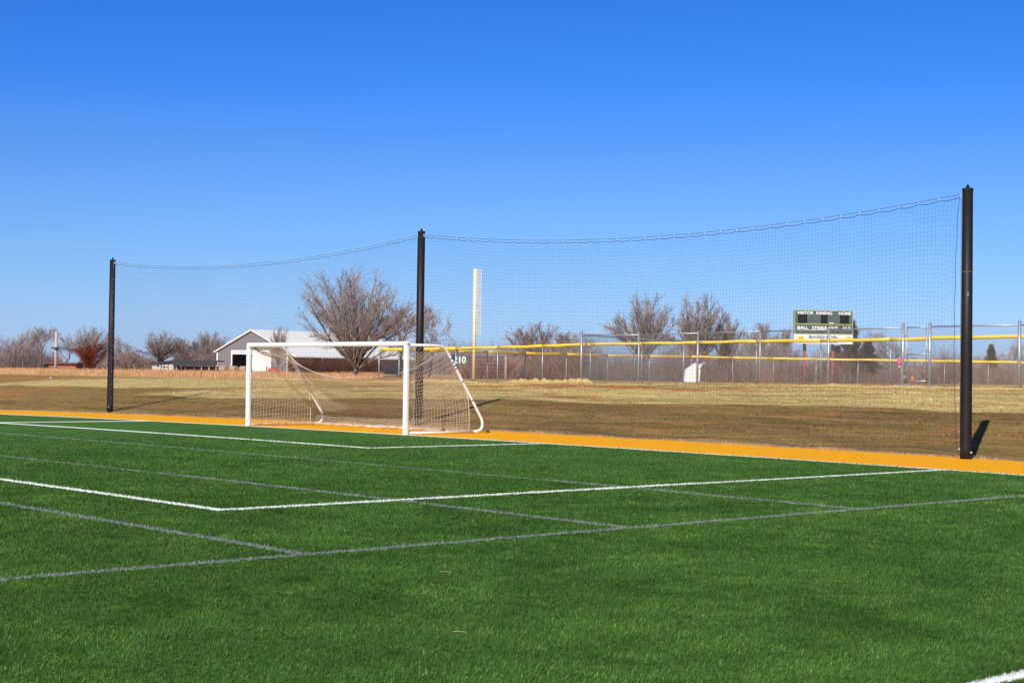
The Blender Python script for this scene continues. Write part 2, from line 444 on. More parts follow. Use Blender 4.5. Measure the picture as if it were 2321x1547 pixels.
# ------------------------------------------------------------------ the setting
def axis(lo, hi, a, bb, fine, grow=1.18):
    c = list(np.arange(a, bb+fine/2, fine)); s = fine; x = a
    L = []
    while x > lo: s *= grow; x -= s; L.append(max(x, lo))
    s = fine; x = bb; Rr = []
    while x < hi: s *= grow; x += s; Rr.append(min(x, hi))
    return L[::-1]+c+Rr
def sheet(name, xs, ys, zf, mat):
    V = [(x, y, zf(x, y)) for y in ys for x in xs]; nx = len(xs)
    Fa = [(j*nx+i, j*nx+i+1, (j+1)*nx+i+1, (j+1)*nx+i) for j in range(len(ys)-1) for i in range(nx-1)]
    o = np_mesh(name, V, Fa, mat, nv=4)
    o.data.polygons.foreach_set('use_smooth', [True]*len(o.data.polygons))
    return tag(o, kind='structure')
ysg = axis(-1500, 3, -140, BK-1.0, 12)[:-1]
ysg = [y for y in ysg if y < BK-.3]+[BK-.06]+list(np.arange(BK, BK+2.2, .2))+list(np.arange(BK+2.4, 40, .55))+axis(39, 3500, 40, 60, 1.5)[1:]
ysg = sorted(set([round(y, 3) for y in ysg]))
xsg = axis(-3500, 1500, -120, 45, .9)
sheet('ground', xsg, ysg, lambda x, y: hz(x, y)-(.06 if y < BK-.01 else 0), M['land'])
xt = list(np.arange(-75, 76, 1.5))
sheet('turf_field', xt, list(np.arange(-130, .01, 2.0)), lambda x, y: crown(x), M['turf'])
sheet('turf_border', xt, [0.0, 1, 2, 3, BK], lambda x, y: crown(x)+(.004 if y < .5 else 0.004), M['orange'])
CX, CY = CAM[0], CAM[1]; AX = math.atan2(_fw[1], _fw[0])
def blade_quads(x, y, rg, h0=.012, h1=.026, w0=.0019, lean=.008):
    """one quad per fibre: root, tip, real width and height"""
    n = len(x); d = np.hypot(x-CX, y-CY); k = np.maximum(1, d/12.0)
    a = rg.uniform(0, np.pi, n); w = w0*k**.9*rg.uniform(.7, 1.4, n); h = rg.uniform(h0, h1, n)
    dx, dy = np.cos(a)*w, np.sin(a)*w; lx = rg.normal(.006, lean, n); ly = rg.normal(.004, lean, n)
    z = -0.00020942*np.minimum(x*x, 1500.0)
    V = np.zeros((n, 4, 3))
    V[:, 0] = np.stack([x-dx, y-dy, z], 1); V[:, 1] = np.stack([x+dx, y+dy, z], 1)
    V[:, 2] = np.stack([x+lx+dx*.45, y+ly+dy*.45, z+h], 1); V[:, 3] = np.stack([x+lx-dx*.45, y+ly-dy*.45, z+h], 1)
    return V.reshape(-1, 3), np.arange(n*4).reshape(-1, 4)
LINES = [('w', -9.16, -.12, -9.16, -5.53), ('w', 9.16, -.12, 9.16, -5.53), ('w', -9.22, -5.5, 9.22, -5.5),
    ('w', -20.16, -.12, -20.16, -16.53), ('w', 20.16, -.12, 20.16, -16.53), ('w', -20.22, -16.5, 20.22, -16.5), ('w', 31.79, -.12, 31.79, -100),
    ('w', -75, -.07, 75, -.07),
    ('g', -24.33, -9.14, 24.33, -9.14), ('g', -24.33, -13.72, 24.33, -13.72), ('g', -24.33, -18.29, 24.33, -18.29), ('g', -24.33, -22.86, 24.33, -22.86),
    ('g', 24.4, -.12, 24.4, -100), ('g', -24.4, -.12, -24.4, -100)]
LW = .12
KW = {'w': .115, 'g': .088}
def on_line(x, y, kind, slack=0.0):
    mk = np.zeros(len(x), bool)
    for (k, x0, y0, x1, y1) in LINES:
        if k not in kind: continue
        hw_ = KW[k]/2+slack
        mk |= (x > min(x0, x1)-hw_) & (x < max(x0, x1)+hw_) & (y > min(y0, y1)-hw_) & (y < max(y0, y1)+hw_)
    return mk
def marking(name, kind, mat, dz, side, blades=True):
    """painted strips of pile standing a little proud, with their own fibres near the camera"""
    V = []; Fa = []
    for li, (k_, x0, y0, x1, y1) in enumerate(LINES):
        if k_ != kind: continue
        d = Vector((x1-x0, y1-y0, 0)); L = d.length; d.normalize(); nrm = Vector((-d.y, d.x, 0))
        n = max(2, int(L/.06)); b0 = len(V); rr_ = random.Random(li); dzz = dz*(.45 if L > 140 else 1)+(.001 if abs(d.y) > .5 else 0)+(.0015 if L > 140 else 0)
        for i in range(n+1):
            p = Vector((x0, y0, 0))+d*L*i/n
            for s_, zz_ in ((-.5, -.02), (-.46, dzz), (.46, dzz), (.5, -.02)):
                q = p+nrm*(s_*KW[kind]+(rr_.gauss(0, .004))); V.append((q.x, q.y, crown(q.x)+(zz_ if side or zz_ > 0 else 0)))
        for i in range(n):
            k = b0+4*i
            for c in range(3): Fa.append((k+c, k+4+c, k+5+c, k+1+c))
    V = np.array(V); Fa = np.array(Fa)
    if blades:
        rg = np.random.default_rng(5 if kind == 'w' else 6); xs, ys = [], []
        for (k_, x0, y0, x1, y1) in LINES:
            if k_ != kind: continue
            L = math.hypot(x1-x0, y1-y0); n = int(L*LW*5000); t = rg.random(n); o_ = rg.uniform(-.5, .5, n)*KW[kind]
            x = x0+(x1-x0)*t+(o_ if x0 == x1 else 0); y = y0+(y1-y0)*t+(o_ if y0 == y1 else 0)
            dd = np.hypot(x-CX, y-CY); keep = (dd < 26) & (y < -.01) & (rg.random(n) < np.minimum(1, (12/np.maximum(dd, 1))**1.0)); xs.append(x[keep]); ys.append(y[keep])
        Vb, Fb = blade_quads(np.concatenate(xs), np.concatenate(ys), rg)
        Fa = np.concatenate([Fa, Fb+len(V)]); V = np.concatenate([V, Vb])
    o = np_mesh(name, V, Fa, mat, nv=4); return tag(o, kind='structure')
marking('white_lines', 'w', M['line_white'], .011, True)
marking('grey_lines', 'g', M['line_grey'], .005, True)
# standing fibres of the turf in front of the camera
rg = np.random.default_rng(1)
N0 = 4200; xs, ys = [], []
for (d0, d1) in ((4, 8), (8, 12), (12, 16), (16, 22), (22, 30), (30, 44)):
    half = R(32); area = half*(d1*d1-d0*d0); dm = (d0+d1)/2
    n = int(area*N0*min(1, (12/d0)**1.45)); r = np.sqrt(rg.uniform(d0*d0, d1*d1, n)); a = AX+rg.uniform(-half, half, n)
    keep = rg.random(n) < np.minimum(1, (12/r)**1.45)/min(1, (12/d0)**1.45)
    keep &= rg.random(n) < np.clip((44-r)/22, 0, 1)
    x = CX+r*np.cos(a); y = CY+r*np.sin(a); keep &= (y < -.16) & (np.abs(x) < 74)
    xs.append(x[keep]); ys.append(y[keep])
x = np.concatenate(xs); y = np.concatenate(ys); k = ~on_line(x, y, 'wg', -.004); x = x[k]; y = y[k]
V, Fa = blade_quads(x, y, rg)
o = np_mesh('turf_fibres', V, Fa, M['blade'], None, 4); tag(o, 'short green artificial grass fibres standing on the field', 'grass', kind='stuff')

# ------------------------------------------------------------------ soccer goal
def gz(x): return crown(x)
HX = 3.73; GH = 2.50; gy = -.02
goal = empty('soccer_goal', (0, 0, gz(0)), 'white full-size soccer goal with slack tan net standing on the orange border', 'soccer goal')
for s in (-1, 1):
    b = MB(); b.box((s*HX, gy, gz(HX)+GH/2-.02), (.13, .15, GH-.02), bev=.045); b.build('post', M['goal_white'], goal, smooth=False)
b = MB(); b.box((0, gy, 0), (2*HX-.13, .15, .12)); 
b = MB(); Mx = Matrix.Rotation(math.pi/2, 3, 'Y'); b.box((0, gy, gz(HX)+GH-.06), (.13, .15, 2*HX+.13), M=Mx, bev=.045); b.build('crossbar', M['goal_white'], goal)
DT, DB = 1.18, 2.62       # depth of the top bars and of the base
def arc(p0, p1, p2, n=7):
    return [p0*(1-t)**2+p1*2*t*(1-t)+p2*t*t for t in [i/n for i in range(n+1)]]
def side_path(x):
    g = gz(x); tz = g+GH-.09
    A = Vector((x, .06, tz)); B0 = Vector((x, DT-.12, tz)); B1 = Vector((x, DT+.14, tz)); 
    foot = Vector((x, DB+.10, g+.42)); dr = (foot-B1).normalized(); B2 = B1+dr*.28
    F1 = Vector((x, DB+.26, g+.05))
    return [A]+arc(B0, B1, B2)+arc(foot-dr*.02, Vector((x, DB+.27, g+.06)), Vector((x, DB-.16, g+.05)))
for s in (-1, 1):
    b = MB(); b.tube(side_path(s*HX), .038, 12); b.smooth = True; st = b.build('net_stanchion', M['goal_white'], goal)
    b = MB(); b.tube([(s*HX, .06, gz(HX)+.045), (s*HX, DB-.18, gz(HX)+.045)], .03, 8); b.smooth = True; b.build('ground_bar', M['goal_white'], goal)
b = MB(); b.tube([(-HX, DB-.2, gz(HX)+.045), (0, DB-.2, gz(0)+.045), (HX, DB-.2, gz(HX)+.045)], .03, 8); b.smooth = True; b.build('rear_bar', M['goal_white'], goal)
sp_ = side_path(HX); top = sp_[8]; low = sp_[9]
for t in (.06, .12, .17, .22, .42, .72):
    q = top.lerp(low, t); d = (low-top).normalized()
    b = MB(); b.tube([q-d*.012, q+d*.012], .043, 10); b.build('strap', M['strap'], goal)
# net
S0, S1 = [], []
def poly(pts):
    for a, c in zip(pts, pts[1:]): S0.append(tuple(a)); S1.append(tuple(c))
rng = random.Random(5)
def stan(x, v):
    """point on the slanting stanchion, v 0 at the ground 1 at the upper bend"""
    g = gz(x)
    P = [(Vector((x, DB-.15, g+.05)), 0), (Vector((x, DB+.02, g+.55)), .22), (Vector((x, DT+.12, g+GH-.16)), 1)]
    for (a, ta), (c, tc) in zip(P, P[1:]):
        if v <= tc: return a.lerp(c, (v-ta)/(tc-ta))
    return P[-1][0]
def hem(v):
    rear = [(2.30, .03), (2.22, 1.05), (1.95, 1.45), (DT+.2, 2.2), (DT, GH-.14)]
    zt_ = v*(GH-.16)
    for (y0, z0), (y1, z1) in zip(rear, rear[1:]):
        if zt_ <= z1: f = max(0, (zt_-z0)/(z1-z0)); return Vector((HX-.02, y0+(y1-y0)*f, gz(HX)+max(zt_, .03)))
    return Vector((HX-.02, DT, gz(HX)+GH-.16))
def back(u, v):
    a = stan(-HX, v*.985); c = hem(v)
    p = a.lerp(c, u)
    sg = 4*u*(1-u)
    p.z -= (.90*v**1.3+.18*math.sin(math.pi*v))*sg**.75*1.0
    if p.z < gz(p.x)+.03: p.z = gz(p.x)+.03
    p.y += .10*math.sin(u*9+v*4)*sg*v+.22*math.sin(math.pi*v)*sg
    p.x += .03*math.sin(v*17+u*3)*sg
    return p
NU, NV = 64, 26
for i in range(NU+1):
    poly([back(i/NU, j/NV) for j in range(NV+1)])
for j in range(NV+1):
    poly([back(i/NU, j/NV) for i in range(NU+1)])
top_edge = [back(i/NU, 1) for i in range(NU+1)]
def sidep(sx, u, v):
    x = sx*(HX-.02); g = gz(HX)
    yb = 2.30*u
    # rear edge: up the hanging hem, then along the stanchion
    rear = [(2.30, .03), (2.22, 1.05), (1.95, 1.45), (DT+.2, 2.2), (DT, GH-.14)]
    tt = v*4; k = min(3, int(tt)); fr = tt-k
    ry = rear[k][0]+(rear[k+1][0]-rear[k][0])*fr; rz = rear[k][1]+(rear[k+1][1]-rear[k][1])*fr
    fy, fz = .08, .03+(GH-.2)*(v**1.05)
    y = fy+(ry-fy)*u; z = fz+(rz-fz)*u-.16*math.sin(math.pi*u)*v
    return Vector((x+.10*math.sin(math.pi*u)*math.sin(math.pi*v*1.0)*-sx+.02*math.sin(v*21+u*5), y, g+z))
for sx in (-1, 1):
    for i in range(21): poly([sidep(sx, i/20, j/24) for j in range(25)])
    for j in range(25): poly([sidep(sx, i/20, j/24) for i in range(21)])
# roof net, mostly fallen back: fans of slack strands from both top corners to the drooping hem
for k in range(7):
    a = Vector((HX-.05, .1+.15*k, gz(HX)+GH-.14)); c = top_edge[int(NU*.55)+k*2]
    poly([a.lerp(c, t)+Vector((0, 0, -.45*t*(1-t))) for t in [i/10 for i in range(11)]])
for k in range(10):
    a = Vector((-HX+.05, .08+.12*k, gz(HX)+GH-.12)); c = top_edge[3+k]
    poly([a.lerp(c, t)+Vector((.03*math.sin(9*t+k), 0, -.22*t*(1-t)*(1+.2*k/3))) for t in [i/10 for i in range(11)]])
S0a = np.array(S0); V, Fa = strands(S0, S1, np.full(len(S0), .0045), np.full(len(S0), .0045), 3)
o = np_mesh('net', V-np.array(goal.location), Fa, M['goal_net'], goal, 4)
b = MB(); b.tube([Vector(p) for p in top_edge], .011, 5)
for sx in (-1, 1): b.tube([sidep(sx, 1, j/24) for j in range(15)], .011, 5)
b.build('net_rope', M['goal_net'], goal)
# net gathered on the ground along the bars
b = MB(); rr = random.Random(8)
for k in range(5):
    for (A, B_) in (((HX-.05, .15), (HX-.05, DB-.2)), ((-HX+.05, .15), (-HX+.05, DB-.2)), ((-HX, DB-.22), (HX, DB-.22))):
        n = 40; pts = []
        for i in range(n+1):
            t = i/n; x = A[0]+(B_[0]-A[0])*t; y = A[1]+(B_[1]-A[1])*t
            pts.append(Vector((x+rr.uniform(-.05, .05), y+rr.uniform(-.05, .05), gz(x)+.03+rr.uniform(0, .07))))
        b.tube(pts, .008, 4)
b.build('gathered_net', M['goal_net'], goal)
# bundled net hanging off the left stanchion
b = MB()
for k in range(14):
    ph = rr.uniform(0, 6); pts = []
    for i in range(15):
        t = i/14; p = stan(-HX, .97-.72*t)
        pts.append(p+Vector((.02+.10*math.sin(3*t+ph)+.18*t*(k/14), .03+.06*math.cos(4*t+ph), -.03-.10*t*(k/14))))
    b.tube(pts, .006, 3)
    pts = []
    for i in range(12):
        t = i/11; a = Vector((-HX, .1, gz(HX)+GH-.14)); c = stan(-HX, .93)
        pts.append(a.lerp(c, t)+Vector((.03*math.sin(8*t+ph)+.06, 0, -.14*math.sin(math.pi*t)+.04*math.cos(5*t+ph))))
    b.tube(pts, .006, 3)
b.build('bundled_net', M['goal_net'], goal)

# ------------------------------------------------------------------ tall black poles and barrier nets
POLE_PX = [((249, 934), (257, 583)), ((949, 963.5), (955, 517)), ((2189, 1040), (2190, 416))]
poles = []
lab = ['black net pole farthest from the camera, at the left end of the barrier net',
       'black net pole standing behind the soccer goal, between the two nets',
       'nearest and tallest looking black net pole, at the right end of the net']
for i, ((bx, by), (tx, ty)) in enumerate(POLE_PX):
    g = ground_hit(bx, by); D = (g-Vector(CAM)).dot(Vector(_fw))
    ztop = at(tx, ty, D).z
    poles.append((Vector((g.x, g.y, g.z-.03)), ztop))
pdir = (poles[2][0]-poles[0][0]); pdir.z = 0; pdir.normalize(); pn = Vector((-pdir.y, pdir.x, 0))
def make_pole(i):
    g, zt = poles[i]; H = zt-g.z
    t = empty('net_pole', g, lab[i], 'pole', 'black poles of the barrier net')
    b = MB(); b.lathe([(.128, 0), (.128, .25), (.122, H*.4), (.114, H-.14)], 20, g); b.build('shaft', M['black_pole'], t, smooth=True)
    b = MB(); b.lathe([(.122, H-.14), (.122, H-.09)], 20, g)
    b.prism([(-.05, 0), (.05, 0), (0, .09)], .05, g+Vector((0, 0, H-.09))-pn*.025, pdir, Vector((0, 0, 1)), pn); b.build('top_plate', M['black_pole'], t)
    b = MB()
    for s in ((1,) if i == 0 else (-1,) if i == 2 else (-1, 1)):
        b = MB(); q = g+pdir*s*.13+Vector((0, 0, H-.20)); b.tube([q-pdir*s*.03, q+pdir*s*.035], .020, 8); b.tube([q+Vector((0, 0, -.07)), q+Vector((0, 0, .03))], .012, 6)
        b.build('eye_bolt', M['clip'], t)
    s = 1 if i == 0 else -1
    q = g+pdir*s*.135-pn*.03
    b = MB(); b.tube([q+Vector((0, 0, .3)), q+Vector((0, 0, H-.3))], .006, 5); b.build('side_cable', M['cable'], t)
    proto = None; k = .62
    while k < H-.3:
        b = MB(); c0 = q+Vector((0, 0, k)); b.tube([c0-pdir*s*.02, c0+pdir*s*.05+Vector((0, 0, .006))], .009, 5)
        b.build('snap_hook', M['clip'], t); k += .53
    for zz in (.22, .42):
        pass
    b = MB(); b.box(g+Vector((0, 0, .25))-pn*.1+pdir*s*.1, (.05, .05, .04), bev=.008); b.build('cleat', M['clip'], t)
    b = MB(); b.box(g+Vector((0, 0, .18))-pdir*s*.13, (.05, .05, .04), bev=.008); b.build('cleat', M['clip'], t)
    if i == 2:
        b = MB(); b.lathe([(.122, H*.68), (.122, H*.68+.02)], 20, g); b.build('band', M['rust_pipe'], t)
        b = MB(); c0 = g+Vector((0, 0, H*.60)); d = (Vector(CAM)-c0); d.z = 0; d.normalize(); sd = Vector((-d.y, d.x, 0))
        b.prism([(-.02, -.05), (.02, -.05), (.02, .05), (-.02, .05)], .004, c0+d*.118+sd*.02, sd, Vector((0, 0, 1)), d); b.build('plate', M['cable'], t)
    return t
for i in range(3): make_pole(i)
def barrier(i0, i1, label, seed):
    (a, za), (c, zc) = poles[i0], poles[i1]
    d = c-a; d.z = 0; L = d.length; d.normalize(); nn = Vector((-d.y, d.x, 0))
    t = empty('barrier_net', a, label, 'sports net', 'black barrier nets behind the goal')
    rg = random.Random(seed)
    sag = .52*(L/20)**.5
    def cab(s):   # support cable
        p = a+d*(s); p.z = (za-.19)+(zc-za)*s/L-4*sag*(s/L)*(1-s/L); return p
    s0, s1 = .13, L-.13
    b = MB(); b.tube([cab(s0+(s1-s0)*k/50) for k in range(51)], .0065, 5); b.build('support_cable', M['cable'], t)
    nclip = int(L/.56); stp = (s1-s0-.12)/nclip; cl = [s0+.06+stp*k for k in range(nclip+1)]
    def rope(s):
        k = min(nclip-1, max(0, int((s-cl[0])/stp))); f = (s-cl[0])/stp-k
        f = min(1, max(0, f)); p = cab(s); p.z -= .055+.034*4*f*(1-f); return p
    b = MB(); n = nclip*5
    b.tube([rope(cl[0]+(cl[-1]-cl[0])*k/n) for k in range(n+1)], .007, 4)
    def edge(side, v):
        """side hem, v 0 bottom 1 top; bows inward from the pole"""
        s = cl[0] if side == 0 else cl[-1]
        inn = (.02+.11*max(0, math.sin(math.pi*v))**.7+.010*math.sin(v*36)) if i1 == 2 and side == 1 else .0
        q = a+d*(s+inn if side == 0 else s-inn); 
        zt = rope(s).z; zb = hz(q.x, q.y)+.16
        q.z = zb+(zt-zb)*v; return q
    for side in (0, 1): b.tube([edge(side, k/40) for k in range(41)], .006, 4)
    def bot(u):
        p = edge(0, 0).lerp(edge(1, 0), u); s = (p-a).dot(d)
        p.z = hz(p.x, p.y)+.10+.05*math.sin(u*L*1.1)+.06*(1-4*u*(1-u)); return p
    b.tube([bot(k/60) for k in range(61)], .007, 4)
    b.tube([edge(1, 0), edge(1, 0)+d*.02+Vector((0, 0, -.05)), a+d*(L-.13)+Vector((0, 0, .35))], .009, 4)
    b.build('hem_rope', M['net_black'], t)
    for s in cl:
        q = cab(s); bb = MB(); bb.tube([q+Vector((0, 0, .012)), q+Vector((0, 0, -.055))], .010 if rg.random() < .5 else .007, 5); bb.build('snap_hook', M['clip'], t)
    # net
    mesh = .104; nu = int((cl[-1]-cl[0])/mesh); nv = int(5.7/mesh)
    P = np.zeros((nu+1, nv+1, 3))
    for i in range(nu+1):
        u = i/nu; s = cl[0]+(cl[-1]-cl[0])*u; tp = rope(s); bt = bot(u)
        e0, e1 = s-cl[0], cl[-1]-s
        for j in range(nv+1):
            v = j/nv
            p = bt.lerp(tp, v)
            inn1 = (.02+.11*max(0, math.sin(math.pi*v))**.7+.010*math.sin(v*36)) if i1 == 2 else .0; inn0 = .0
            m0, m1 = math.exp(-e0/.6), math.exp(-e1/.6)
            p += d*(inn0*m0-inn1*m1)
            p.z -= ((.32 if i1 == 2 else .1)*math.exp(-e1/.42)+.08*math.exp(-e0/.4))*math.sin(math.pi*v)
            p += nn*.06*math.sin(math.pi*v)*math.sin(u*5+seed)
            P[i, j] = p
    A0 = [P[:-1].reshape(-1, 3), P[:, :-1].reshape(-1, 3)]; A1 = [P[1:].reshape(-1, 3), P[:, 1:].reshape(-1, 3)]
    A0 = np.concatenate(A0)-np.array(a); A1 = np.concatenate(A1)-np.array(a)
    V, Fa = strands(A0, A1, np.full(len(A0), .00145), np.full(len(A0), .00145), 3)
    np_mesh('net', V, Fa, M['net_black'], t, 4)
    return t
barrier(0, 1, 'far left barrier net of black mesh hung between the left pole and the middle pole', 1)
barrier(1, 2, 'right barrier net of black mesh hung between the middle pole and the nearest pole', 2)

# ------------------------------------------------------------------ ball field fences
def fline(i):  # near fence line: post index -> (px, depth)
    return (1032+59.75*i)/(1-.03147*i), 84.5*(1-.03147*i)
def fpt(i): px, D = fline(i); return atg(px, D)
def mesh_wires(path, z0f, z1f, sp=.10, rad=.0022, rigid=None):
    """chain link: diagonal wires over a vertical ribbon following path (list of points)"""
    pts = [Vector((p[0], p[1], 0)) for p in path]; cum = [0]
    for a, c in zip(pts, pts[1:]): cum.append(cum[-1]+(c-a).length)
    L = cum[-1]
    def pos(s):
        for k in range(len(pts)-1):
            if s <= cum[k+1] or k == len(pts)-2:
                f = (s-cum[k])/(cum[k+1]-cum[k]); return pts[k].lerp(pts[k+1], f)
    H = max(z1f(0)-z0f(0), z1f(L)-z0f(L))
    P0, P1 = [], []
    n = int((L+H)/sp)
    for sgn in (1, -1):
        for k in range(n+1):
            sA = -H+k*sp if sgn == 1 else k*sp
            # line s = sA + sgn*h
            h0, h1 = 0.0, H
            if sgn == 1: h0 = max(0, -sA); h1 = min(H, L-sA)
            else: h0 = max(0, sA-L); h1 = min(H, sA)
            if h1-h0 < .02: continue
            m_ = max(1, int((h1-h0)/.9)); 
            prev = None
            for q in range(m_+1):
                h = h0+(h1-h0)*q/m_; s = sA+sgn*h; p = pos(min(max(s, 0), L)); f = h/H
                z = z0f(s)+(z1f(s)-z0f(s))*f
                cur = (p.x, p.y, z)
                if prev: P0.append(prev); P1.append(cur)
                prev = cur
    return P0, P1, rad
def chain(name, parent, path, z0f, z1f, sp=.10, rad=.0022, mat=None):
    P0, P1, rad = mesh_wires(path, z0f, z1f, sp, rad)
    o_ = np.array(parent.location)
    V, Fa = strands(np.array(P0)-o_, np.array(P1)-o_, np.full(len(P0), rad), np.full(len(P0), rad), 3)
    return np_mesh(name, V, Fa, mat or M['wire'], parent, 4)
def interp(path, vals):
    pts = [Vector((p[0], p[1], 0)) for p in path]; cum = [0]
    for a, c in zip(pts, pts[1:]): cum.append(cum[-1]+(c-a).length)
    return lambda s: float(np.interp(s, cum, vals))

# near fence with yellow cap (6 ft)
HF = 1.83
idx = list(range(-2, 14))
near = empty('chain_link_fence', fpt(-2), 'near chain-link fence topped by the upper yellow tube, from the goal to the right edge', 'fence')
npts = [fpt(i) for i in idx]
for k, p in enumerate(npts):
    b = MB(); b.tube([p+Vector((0, 0, -.1)), p+Vector((0, 0, HF-.02))], .03, 8)
    b.build('fence_post', M['galv'], near, smooth=True)
rg = random.Random(3)
gap = []
for k, (a, c) in enumerate(zip(npts, npts[1:])):
    if k == 0: A, B_ = a.lerp(c, .05), a.lerp(c, .62)
    elif k == 1: A, B_ = a.lerp(c, .05), c
    else: A, B_ = a, c
    b = MB(); pts = []
    for q in range(7):
        p = A.lerp(B_, q/6); p.z += HF+.011*math.sin(q*1.3+k*2.1)+rg.uniform(-.006, .006); pts.append(p)
    b.tube(pts, .072 if k > 1 else .085, 10); b.build('yellow_cap', M['cap'], near, smooth=True)
nz0 = interp(npts, [p.z+.02 for p in npts]); nz1 = interp(npts, [p.z+HF-.03 for p in npts])
chain('wire_mesh', near, npts, nz0, nz1, .11, .0017)

# far outfield fence
far_nodes = [(905, 88.5), (1105, 100), (1191, 106.5), (1284, 111), (1377, 115), (1472, 117.5), (1567, 119), (1661, 120), (1753, 120.5), (1850, 120), (1945, 119), (2043, 118), (2141, 117), (2240, 116), (2340, 115), (2440, 113)]
far_nodes = [far_nodes[0], (972, 92.2), (1037, 96.0)]+far_nodes[1:]
HFF = 1.83
fpts = [at(px, 800, D) for px, D in far_nodes]
capy = {905: 794, 972: 795, 1037: 796, 1105: 798, 1191: 800, 1284: 802.5, 1377: 805.5, 1472: 806.5, 1567: 808, 1661: 810, 1753: 812, 1850: 813.5, 1945: 815, 2043: 816.5, 2141: 818, 2240: 819.5, 2340: 821.5, 2440: 823}
fpts = [at(px, capy[px], D) for px, D in far_nodes]; fgr = [Vector((p.x, p.y, p.z-HFF)) for p in fpts]
farf = empty('chain_link_fence', fgr[0], 'far outfield chain-link fence topped by the lower yellow tube', 'fence')
for p, g in zip(fpts, fgr):
    b = MB(); b.tube([Vector((g.x, g.y, g.z-.5)), p], .03, 8); b.build('fence_post', M['galv'], farf, smooth=True)
for k, (a, c) in enumerate(zip(fpts, fpts[1:])):
    b = MB(); pts = [a.lerp(c, q/4)+Vector((0, 0, rg.uniform(-.02, .02))) for q in range(5)]; pts[0] = a; pts[-1] = c
    b.tube(pts, .085, 8); b.build('yellow_cap', M['cap'], farf, smooth=True)
fz0 = interp(fgr, [p.z for p in fgr]); fz1 = interp(fgr, [p.z+HFF-.05 for p in fgr])
chain('wire_mesh', farf, fgr, fz0, fz1, .16, .0018)

# tall bullpen fence in front
def tline(px):  # same direction as the near fence, a metre nearer
    i = (px-1032)/(59.75+.03147*px); return atg(px, 84.5*(1-.03147*i)-1.1)
HT = 2.28
tall_l = [1317, 1447, 1581, 1722, 1877, 2046]
tall = empty('tall_chain_link_fence', tline(1317), 'tall galvanised chain-link fence left of the gate with a bare steel top rail', 'fence')
tp = [tline(x) for x in tall_l]
tz = [pz(x, y, (p-Vector(CAM)).dot(Vector(_fw))) for (x, y), p in zip([(1317, 757), (1447, 757), (1581, 753), (1722, 749), (1877, 745), (2046, 741)], tp)]
for k, (p, z) in enumerate(zip(tp, tz)):
    r = .055 if k in (0, 5) else .038
    b = MB(); b.tube([p+Vector((0, 0, -.15)), Vector((p.x, p.y, z+(.10 if k in (0, 5) else .0)))], r, 10); b.lathe([(r+.01, 0), (r*.7, .05), (.01, .075)], 8, (p.x, p.y, z+(.10 if k in (0, 5) else 0)))
    b.build('fence_post', M['galv'], tall, smooth=True)
    if 0 < k: 
        q = tp[k-1]; b = MB(); b.tube([(q.x, q.y, tz[k-1]-.03), (p.x, p.y, z-.03)], .028, 8); b.build('top_rail', M['galv'], tall, smooth=True)
chain('wire_mesh', tall, tp, interp(tp, [p.z+.02 for p in tp]), interp(tp, [z-.03 for z in tz]), .085, .0031)
# return run of the bullpen going back
rp = [tline(1317), atg(1437, 82.5, 1.4), atg(1549, 88, 1.4)]; rp[0] = Vector(rp[0])
ret = empty('tall_chain_link_fence', rp[1], 'tall chain-link fence run whose top rail slopes down behind the leftmost tall post', 'fence')
rz = [tz[0], pz(1437, 765, 82.5), pz(1549, 772, 88)]
for k in (1, 2):
    p = rp[k]; b = MB(); b.tube([p+Vector((0, 0, -.3)), Vector((p.x, p.y, rz[k]))], .05 if k == 2 else .035, 8); b.build('fence_post', M['galv'], ret, smooth=True)
    q = rp[k-1]; b = MB(); b.tube([(q.x, q.y, rz[k-1]-.05), (p.x, p.y, rz[k]-.03)], .03, 8); b.build('top_rail', M['galv'], ret, smooth=True)
chain('wire_mesh', ret, rp, interp(rp, [p.z for p in rp]), interp(rp, [z-.03 for z in rz]), .09, .0024)
# right of the gate
tr = [2107, 2310, 2530]; tp2 = [tline(x) for x in tr]
tz2 = [pz(x, y, (p-Vector(CAM)).dot(Vector(_fw))) for (x, y), p in zip([(2107, 738), (2310, 734), (2530, 730)], tp2)]
tallr = empty('tall_chain_link_fence', tp2[0], 'tall galvanised chain-link fence right of the gate, passing behind the nearest pole', 'fence')
for k, (p, z) in enumerate(zip(tp2, tz2)):
    b = MB(); b.tube([p+Vector((0, 0, -.15)), Vector((p.x, p.y, z+.09))], .06, 10); b.lathe([(.068, 0), (.04, .05), (.01, .075)], 8, (p.x, p.y, z+.09))
    b.build('fence_post', M['galv'], tallr, smooth=True)
    if k: q = tp2[k-1]; b = MB(); b.tube([(q.x, q.y, tz2[k-1]-.03), (p.x, p.y, z-.03)], .028, 8); b.build('top_rail', M['galv'], tallr, smooth=True)
chain('wire_mesh', tallr, tp2, interp(tp2, [p.z+.02 for p in tp2]), interp(tp2, [z-.03 for z in tz2]), .085, .0031)
